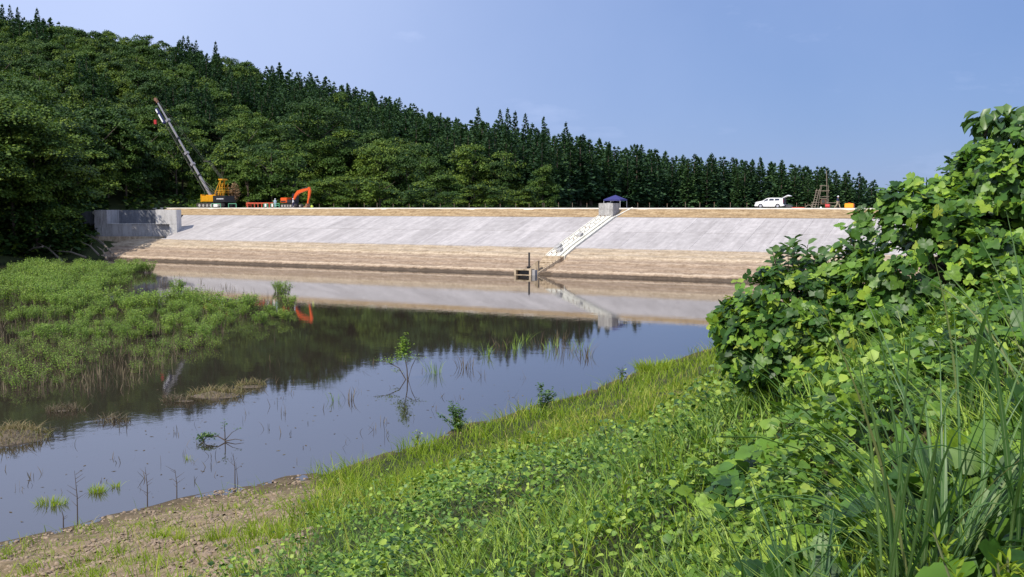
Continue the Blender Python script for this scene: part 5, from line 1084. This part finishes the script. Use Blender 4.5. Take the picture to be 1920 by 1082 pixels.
# countable plants on the bank
def bush(name, px, py, yv, h, w_, n_, ls, mat, label, cat='shrub', seed=0):
    x = (px - 960) / 1900 * yv
    for _ in range(40):                                      # never rooted in the water
        if shore_t(np.array([x]), np.array([yv]))[0] > .35: break
        x += .12; yv -= .09
    z = float(ground_z(np.array([x]), np.array([yv]))[0]); t = empty(name, (x, yv, z), 0, label, cat); rg_ = np.random.default_rng(seed)
    mb = MB(); P = []; Y = []
    for i in range(9):
        th = rg_.uniform(0, 6.28); e = w_ * .5 * rg_.uniform(.3, 1); hh = h * rg_.uniform(.6, 1.05); p2 = np.array([e * math.cos(th), e * math.sin(th), hh]); p1 = p2 * [.35, .35, .6]
        mb.tube([(0, 0, -.1), p1, p2], [.014, .01, .004], 5)
        for j in range(n_ // 9): u = rg_.uniform(.12, 1.02); q = 2 * u * (1 - u) * p1 + u * u * p2; P.append(q + rg_.normal(0, .06, 3)); a = rg_.uniform(0, 6.28); Y.append((math.cos(a), math.sin(a), rg_.uniform(-.2, .7)))
    mb.build('stems', M['branch'], t); P = np.array(P); Y = np.array(Y); v, f = scatter(LEAF_V * [.75, 1, 1], LEAF_F, axes_from(Y, rg_.normal(0, .4, (len(P), 3)) + [0, 0, 1]), ls * rg_.uniform(.6, 1.3, len(P)), P)
    add('leaves', mesh_np('bush_leaves', v, f, M[mat], np.repeat(rg_.random(len(P)), 7)), t); return t
bush('dark_bush', 847, 810, 41.0, 1.05, 1.6, 800, .12, 'twig_leaf', 'compact dark reddish-green bush at the edge of the near shore', seed=1)
bush('dark_bush', 1017, 780, 42.5, 1.35, 1.2, 420, .13, 'twig_leaf', 'loose upright dark bush on the grassy shore, right of the compact one', seed=2)
bush('dark_bush', 1140, 790, 24.0, .65, 1.2, 420, .10, 'twig_leaf', 'spreading dark patch of brambles in the middle of the bank', seed=3)
bush('shore_weed', 762, 838, 38.2, .65, .35, 70, .10, 'marsh', 'pale leafy weed alone on the shore left of the compact bush', 'weed', 4)
bush('shore_weed', 1127, 712, 54.0, .8, .5, 60, .14, 'twig_leaf', 'slim weed at the water edge before the far grass hump', 'weed', 5)
x, y = 7.9, 56.2; tuft('grass_hump', (x, y, float(ground_z(np.array([x]), np.array([y]))[0])), 420, .75, .75, 'grass', 'rounded hump of bright grass on the farthest shore', 'grass hump', None, 6, .45, .035)
for k, (px, py, yv, h, sp_) in enumerate([(322, 985, 23, .42, .10), (277, 985, 24, .28, .05), (296, 985, 24, .28, .05), (400, 975, 22, .5, .25), (590, 960, 22, .6, .22), (330, 1050, 15.5, .42, .16), (280, 1070, 14.5, .3, .12), (120, 1062, 16.5, .2, .12), (440, 1040, 15, .32, .12), (515, 985, 19, .35, .15)]):
    x = (px - 960) / 1900 * yv; z = float(ground_z(np.array([x]), np.array([yv]))[0]); where = ['second from the shore stick', 'small pair, left one', 'small pair, right one', 'wide one in the middle', 'tallest at the grass edge', 'bright one near the photo bottom', 'low one beside the bright one', 'short mossy one at bottom left', 'loose one right of the bright one', 'thin one left of the tallest'][k]
    tuft('bank_tuft', (x, yv, z), 60 + int(200 * sp_), h, sp_, 'grass', f'grass tuft on the bare bank, {where}', 'grass tuft', 'grass tufts on the bare bank', 80 + k, .35, .014)

# ------------------------------------------------------------------ kudzu
def leaflet(seed, lobed):
    q = random.Random(seed); s = [(0, 0), (.22, .0), (.43, .12), (.50, .34), (.40 - .10 * lobed, .46), (.37 + .10 * lobed, .60), (.21, .82), (0, 1.0)]
    V = []; k = .22
    mid = [(0, y, -.10 * y * y + .02 * math.sin(6 * y)) for y in (0, .3, .6, 1.0)]
    for sx in (1, -1):
        for x, y in s[1:-1]: V.append((sx * x * q.uniform(.92, 1.06), y * q.uniform(.96, 1.04), k * x * (1 - .9 * x) - .16 * y * y + .03 * math.sin(9 * y)))
    V = mid + V; Rr = [4 + i for i in range(6)]; Lf = [10 + i for i in range(6)]; F = []
    for e_ in (Rr, Lf):
        t_ = [(0, e_[0], 1), (e_[0], e_[1], 1), (e_[1], e_[2], 1), (e_[2], e_[3], 1), (1, e_[3], 2), (e_[3], e_[4], 2), (e_[4], e_[5], 2), (2, e_[5], 3)]
        F += [q_ if e_ is Rr else q_[::-1] for q_ in t_]
    return np.array(V), np.array(F)
def trifoliate(seed):
    v0, f0 = leaflet(seed, 0.4); v1, f1 = leaflet(seed + 50, 1.0); v2, f2 = leaflet(seed + 90, 1.0); parts = []
    for v, f, az, off, sc in ((v0, f0, 0, (0, .42, .0), .62), (v1, f1, 1.15, (.06, .2, 0), .56), (v2, f2, -1.15, (-.06, .2, 0), .56)):
        c, s = math.cos(-az), math.sin(-az); w_ = v * sc; w_ = np.stack([w_[:, 0] * c - w_[:, 1] * s, w_[:, 0] * s + w_[:, 1] * c, w_[:, 2] - .05 * abs(az)], -1) + off; parts.append((w_, f, np.full(len(v), .0)))
    return join(parts)
TRI = []
for k in range(5):
    v, f, t = trifoliate(k); pet = np.array([(-.006, -.05, -.06), (.006, -.05, -.06), (.006, .45, .0), (-.006, .45, .0)]); n_ = len(v)
    v = np.concatenate([v, pet]); f = np.concatenate([f, np.array([(0, 1, 2), (0, 2, 3)]) + n_]); TRI.append((v, f, mesh_np('kudzu_leaf', v, f, M['kudzu'], np.zeros(len(v)), smooth=True)))
def rot_euler(Rm): return Matrix(Rm.tolist()).to_euler()
def vine(root, pts, out, size, n_parts, seed, droop=.25):
    """leaves at pts facing out; the n_parts nearest the path are parts, the rest one stuff part"""
    rg_ = np.random.default_rng(seed); n_ = len(pts); o0 = np.array(root.location)
    Nn = out * .7 + np.array([-.15, -.25, .5]) + rg_.normal(0, .55, (n_, 3)); Nn /= np.linalg.norm(Nn, axis=1, keepdims=True)
    Y = rg_.normal(0, .6, (n_, 3)) + out * .5 + [0, 0, -droop * 2]; Y -= Nn * (Y * Nn).sum(1, keepdims=True)
    R = axes_from(Y, Nn); S = size * rg_.uniform(.65, 1.25, n_)
    face = (out * np.array([0, -1, .4])).sum(1) - .5 * np.linalg.norm(pts - np.array(cam.location), axis=1) + rg_.normal(0, .5, n_); order = np.argsort(-face)
    for i in order[:n_parts]:
        add('leaf', TRI[rg_.integers(5)][2], root, pts[i] - o0, rot_euler(R[i]), (S[i],) * 3)
    ro = order[n_parts:]; prt = []
    for k in range(5):
        ix = ro[k::5]
        if len(ix): v, f = scatter(TRI[k][0], TRI[k][1], R[ix], S[ix], pts[ix] - o0); prt.append((v, f, np.repeat(np.clip(rg_.beta(2, 2.6, len(ix)), 0, .99), len(TRI[k][0]))))
    if prt: v, f, t = join(prt); s_ = add('foliage', mesh_np('vine_foliage', v, f, M['kudzu'], t, smooth=True), root); s_['kind'] = 'stuff'
def blob_points(blobs, n_, seed, inner=.25):
    """points over the outside of a union of ellipsoids"""
    rg_ = np.random.default_rng(seed); c = np.array([b[:3] for b in blobs]); rad = np.array([b[3:6] for b in blobs]); A_ = (rad ** 2).sum(1); P = []; O = []
    while sum(map(len, P)) < n_:
        i = rg_.choice(len(blobs), 4 * n_, p=A_ / A_.sum()); d = rg_.normal(size=(4 * n_, 3)); d /= np.linalg.norm(d, axis=1, keepdims=True)
        bump_ = 1 + .42 * fbm(d[:, 0] * 3.0 + i * 7.3, d[:, 1] * 2.2 + d[:, 2] * 2.9, 55); f = np.where(rg_.random(4 * n_) < inner, rg_.uniform(.55, .9, 4 * n_), rg_.uniform(.9, 1.06, 4 * n_)) * bump_
        p = c[i] + d * rad[i] * f[:, None]; q = (((p[:, None] - c[None]) / rad[None]) ** 2).sum(2); q[np.arange(len(i)), i] = 9; gap = fbm(p[:, 0] * 3.2 + p[:, 1] * 1.3, p[:, 2] * 3.2, 57); ok = (gap + rg_.normal(0, .06, len(p)) > -.09) & (q.min(1) > .62) & (p[:, 2] > ground_z(p[:, 0], p[:, 1]) + .03) & ((d[:, 1] < .45) | (d[:, 2] > .5)); P.append(p[ok]); O.append(d[ok])
    P = np.concatenate(P); O = np.concatenate(O); return P[:n_], O[:n_]
def pb(px, py, yv, rp, rzp=None, ry=None):
    x = (px - 960) / 1900 * yv; z = EYE - (py - 388) / 1900 * yv; q = rp / 1900 * yv; return (x, yv, z, q, ry or q, (rzp or rp) / 1900 * yv)
def vine_shrub(name, blobs, n_, size, label, seed, trunk):
    cx = np.mean([b[0] for b in blobs]); cy = np.mean([b[1] for b in blobs]); gz = float(ground_z(np.array([cx]), np.array([cy]))[0]); root = empty(name, (cx, cy, gz), 0, label, 'shrub')
    mb = MB()
    for b in blobs:
        mb.tube([(0, 0, -.1), ((b[0] - cx) * .5, (b[1] - cy) * .5, (b[2] - gz) * .55), (b[0] - cx, b[1] - cy, b[2] - gz + b[5] * .7)], [trunk, trunk * .7, trunk * .25], 6)
        for j in range(5): a = j * 1.3; mb.tube([(b[0] - cx, b[1] - cy, b[2] - gz), (b[0] - cx + b[3] * .85 * math.cos(a), b[1] - cy + b[4] * .85 * math.sin(a), b[2] - gz + b[5] * .5 * math.sin(a * 2))], [trunk * .35, trunk * .1], 5)
    mb.build('branches', M['branch'], root); P, O = blob_points(blobs, n_, seed); vine(root, P, O, size, 300, seed); return root
vine_shrub('vine_covered_shrub', [pb(1395, 600, 9.2, 52, 50), pb(1450, 570, 9.3, 70), pb(1520, 610, 9.0, 105, 100), pb(1450, 660, 9.0, 85, 75), pb(1590, 660, 8.7, 110, 100), pb(1610, 740, 8.2, 100, 70)], 2600, .112, 'low vine covered shrub reaching out over the water beside the big green mass', 61, .03)
vine_shrub('vine_covered_shrub', [pb(1665, 570, 8.8, 115, 120), pb(1755, 430, 8.9, 70, 70), pb(1720, 495, 9.3, 85, 75), pb(1815, 445, 9.4, 105, 105), pb(1900, 430, 9.3, 120, 120), pb(1730, 470, 8.8, 120, 115), pb(1700, 640, 8.4, 140, 120), pb(1800, 560, 8.4, 160, 160), pb(1900, 600, 8.0, 160, 150), pb(1740, 780, 7.8, 150, 110), pb(1880, 760, 7.6, 150, 120)], 5200, .115, 'largest vine covered shrub with broad lobed leaves in the middle of the green mass', 62, .045)
vine_shrub('vine_covered_tree', [pb(1800, 425, 9.0, 92, 90), pb(1868, 365, 9.1, 92, 90), pb(1930, 420, 8.7, 140, 150), pb(1990, 320, 9.0, 110, 110), pb(2050, 520, 8.4, 150, 200)], 3200, .112, 'tall vine covered tree rising to the skyline at the right edge', 63, .06)
# young tree with drooping compound leaves at the very top
yt = empty('young_tree', (4.25, 9.35, float(ground_z(np.array([4.25]), np.array([9.35]))[0])), 0, 'young tree with drooping leaves poking out above the vines against the sky', 'tree')
rg_ = np.random.default_rng(64); mb = MB(); P = []; O = []; tz = yt.location.z
for px, py, rad in [(1868, 245, 48), (1845, 225, 28), (1905, 232, 40), (1930, 222, 40), (1890, 290, 50), (1845, 300, 36), (1825, 330, 40), (1800, 355, 35), (1960, 250, 60)]:
    b = pb(px, py, 9.35, rad); mb.tube([(0, 0, 0), ((b[0] - 4.25) * .3, 0, 1.5), (b[0] - 4.25, b[1] - 9.35, b[2] - tz)], [.05, .03, .008], 6); n_ = 46; d = rg_.normal(size=(n_, 3)); d /= np.linalg.norm(d, axis=1, keepdims=True); P.append(np.array(b[:3]) - np.array(yt.location) + d * np.array(b[3:6]) * rg_.uniform(.4, 1.05, (n_, 1))); O.append(d)
mb.build('branches', M['branch'], yt); P = np.concatenate(P); O = np.concatenate(O); lm = mesh_np('drooping_leaf', LEAF_V * [.75, 1, 1.3], LEAF_F, M['twig_leaf'], np.full(7, 0.0)); Nn = O * .5 + [0, 0, .8] + rg_.normal(0, .3, O.shape); Y = O * [1, 1, .2] + [0, 0, -.8] + rg_.normal(0, .3, O.shape); R = axes_from(Y, Nn)
for i in range(min(300, len(P))): add('leaf', lm, yt, P[i], rot_euler(R[i]), (rg_.uniform(.10, .17),) * 3)
v, f = scatter(LEAF_V * [.75, 1, 1.3], LEAF_F, R[300:], rg_.uniform(.1, .17, len(P) - 300), P[300:]); s_ = add('foliage', mesh_np('young_foliage', v, f, M['twig_leaf'], np.repeat(rg_.random(len(P) - 300), 7)), yt); s_['kind'] = 'stuff'
# small-leaved twigs standing out in front of the dam
def twigs(px, py, yv, top, n_sh, lab, seed, spread):
    x = (px - 960) / 1900 * yv; gz = float(ground_z(np.array([x]), np.array([yv]))[0]); root = empty('twiggy_shrub', (x, yv, gz), 0, lab, 'shrub'); rg_ = np.random.default_rng(seed); mb = MB(); P = []; Y = []; zt = EYE - (top - 388) / 1900 * yv - gz
    for i in range(n_sh):
        dx = rg_.uniform(-spread, spread); h = zt * rg_.uniform(.80, 1.0) - abs(dx) * .3; p2 = np.array([dx, rg_.uniform(-.2, .2), h]); p1 = np.array([dx * .4, 0, h * .6]); mb.tube([(0, 0, 0), p1, p2], [.012, .008, .003], 5)
        for j in range(13): u = 1 - .032 * j * rg_.uniform(.8, 1.2); q = 2 * u * (1 - u) * p1 + u * u * p2; a = j * 2.4 + rg_.normal(0, .3); P.append(q); Y.append((math.cos(a), math.sin(a) * .8, .35 + .4 * (j < 3)))
    mb.build('stems', M['branch'], root); P = np.array(P); Y = np.array(Y); R = axes_from(Y, np.tile([0, -.3, 1.], (len(P), 1)) + rg_.normal(0, .25, P.shape))
    for i in range(len(P)): add('leaf', lm, root, P[i], rot_euler(R[i]), (rg_.uniform(.08, .125),) * 3)
twigs(1493, 560, 9.3, 440, 20, 'dark twiggy shrub with small upright leaves standing against the tan soil face', 71, .28)
twigs(1590, 560, 9.4, 425, 20, 'taller twiggy shrub with small leaves standing against the pale slab face', 72, .26)
# foreground kudzu carpet
def carpet(cx0, cx1, cy0, cy1, n_, size, lab, seed, hh):
    rg_ = np.random.default_rng(seed); x = rg_.uniform(cx0, cx1, n_ * 3); y = rg_.uniform(cy0, cy1, n_ * 3); d = .45 + fbm(x * .9, y * .9, seed); ok = rg_.random(n_ * 3) < np.clip(d + .3, 0, 1); x, y = x[ok][:n_], y[ok][:n_]; n_ = len(x); z = ground_z(x, y) + hh * (.55 + .55 * fbm(x * 1.2, y * 1.2, seed + 3)) * rg_.uniform(.45, 1.1, n_)
    root = empty('kudzu_vine', ((cx0 + cx1) / 2, (cy0 + cy1) / 2, float(ground_z(np.array([(cx0 + cx1) / 2]), np.array([(cy0 + cy1) / 2]))[0])), 0, lab, 'vine'); P = np.stack([x, y, z], -1); O = np.tile([0, -.15, .9], (n_, 1)) + rg_.normal(0, .25, (n_, 3))
    mb = MB()
    for i in range(14): a, b = rg_.integers(n_), rg_.integers(n_); o0 = np.array(root.location); m_ = (P[a] + P[b]) / 2 - o0; m_[2] += .05; mb.tube([P[a] - o0 - [0, 0, .06], m_ - [0, 0, .08], P[b] - o0 - [0, 0, .06]], .006, 5)
    mb.build('runner', M['stem'], root); vine(root, P, O, size, 300, seed, .1); return root
carpet(.25, 2.7, 2.5, 4.5, 760, .185, 'big leaved kudzu vine sprawling across the near corner below the tall grass', 81, .42)
carpet(1.3, 3.8, 4.3, 7.6, 520, .16, 'kudzu vine spreading behind the tall grass at the foot of the shrubs', 82, .30)

# ------------------------------------------------------------------ pampas grass clumps
def pampas_blade(seed, curl):
    q = random.Random(seed); n_ = 7; V = []; F = []; Fm = []
    for i in range(n_ + 1):
        t = i / n_; b = curl * t * t; y = math.sin(b) / max(curl, .1) * 1.0 if False else t * math.sin(curl * t) * .8; z = t * math.cos(curl * t * .85); w_ = .0085 * (1 - t ** 2.2) * (.55 + .9 * min(t * 3, 1)) + .0004
        for sx, dz in ((-1, .004), (-.09, 0), (.09, 0), (1, .004)): V.append((sx * w_, y, z + dz))
    for i in range(n_):
        for k in range(3): F.append((i * 4 + k, i * 4 + k + 1, i * 4 + k + 5, i * 4 + k + 4)); Fm.append(1 if k == 1 else 0)
    return mesh_np('pampas_blade', np.array(V), np.array(F), [M['pampas'], M['midrib']], np.zeros(len(V)), midx=Fm, smooth=True)
PBL = [pampas_blade(k, c) for k, c in enumerate((.25, .5, .75, 1.0, 1.35, 1.7))]
def pampas(x, y, n_, h, lab, seed, spread=.16, tilt=.21):
    gz = float(ground_z(np.array([x]), np.array([y]))[0]); root = empty('pampas_grass', (x, y, gz), 0, lab, 'grass clump'); rg_ = np.random.default_rng(seed)
    for i in range(n_):
        a = rg_.uniform(0, 6.28); q = spread * math.sqrt(rg_.random()); hh = h * rg_.uniform(.55, 1.08); t = min(abs(rg_.normal(0, tilt)), .30); m_ = Matrix.Rotation(a, 3, 'Z') @ Matrix.Rotation(-t, 3, 'X')
        add('blade', PBL[rg_.choice(6, p=[.26, .28, .22, .14, .08, .02])], root, (q * math.cos(a), q * math.sin(a), -.02), m_.to_euler(), (rg_.uniform(.5, 1.0), .8 * hh, hh))
    return root
pampas(1.42, 3.35, 80, 1.18, 'tallest clump of long bladed grass in front of the big shrub', 91)
pampas(1.0, 3.6, 60, .95, 'clump of long bladed grass left of the tallest clump', 92)
pampas(1.72, 3.1, 50, 1.0, 'clump of long bladed grass at the right edge of the photo', 93)
pampas(.04, 2.75, 14, 1.12, 'few long blades rising alone at the bottom middle of the photo', 94, .1, .3)
pampas(.38, 2.65, 20, 1.0, 'arching blades at the bottom, right of the lone ones', 95, .1, .5)
pampas(-.2, 2.9, 8, .85, 'thin blades at the bottom left of the lone ones', 96, .1, .5)
pampas(.75, 4.2, 36, .75, 'shorter long bladed clump between the weeds and the shrub', 97, .2, .35)
pampas(2.3, 4.6, 40, 1.0, 'clump of long bladed grass behind the tallest one at the photo edge', 98, .3, .35)
# narrow-leaved weed in the corner
def spire(x, y, h, lab, seed):
    gz = float(ground_z(np.array([x]), np.array([y]))[0]); t = empty('narrow_leaved_weed', (x, y, gz), 0, lab, 'weed'); rg_ = np.random.default_rng(seed); mb = MB(); nl = mesh_np('narrow_leaf', LEAF_V * [.26, 1, .6], LEAF_F, M['grass'], np.zeros(7))
    for k in range(5):
        bx, by = rg_.normal(0, .08, 2); hh = h * rg_.uniform(.8, 1.05); mb.tube([(bx * .3, by * .3, 0), (bx, by, hh)], [.006, .003], 5)
        for j in range(26): u = .3 + .7 * j / 26; a = j * 2.4; R = rotmats(np.array([a]), np.array([.5 + .4 * u]), np.array([0.]))[0]; add('leaf', nl, t, (bx * u, by * u, hh * u), rot_euler(R), (.08 * (1.15 - .5 * u),) * 3)
    mb.build('stems', M['stem'], t)
spire(1.62, 2.75, .55, 'bright narrow leaved weed in the bottom right corner', 1); spire(1.36, 2.6, .45, 'smaller narrow leaved weed beside the one in the corner', 2)
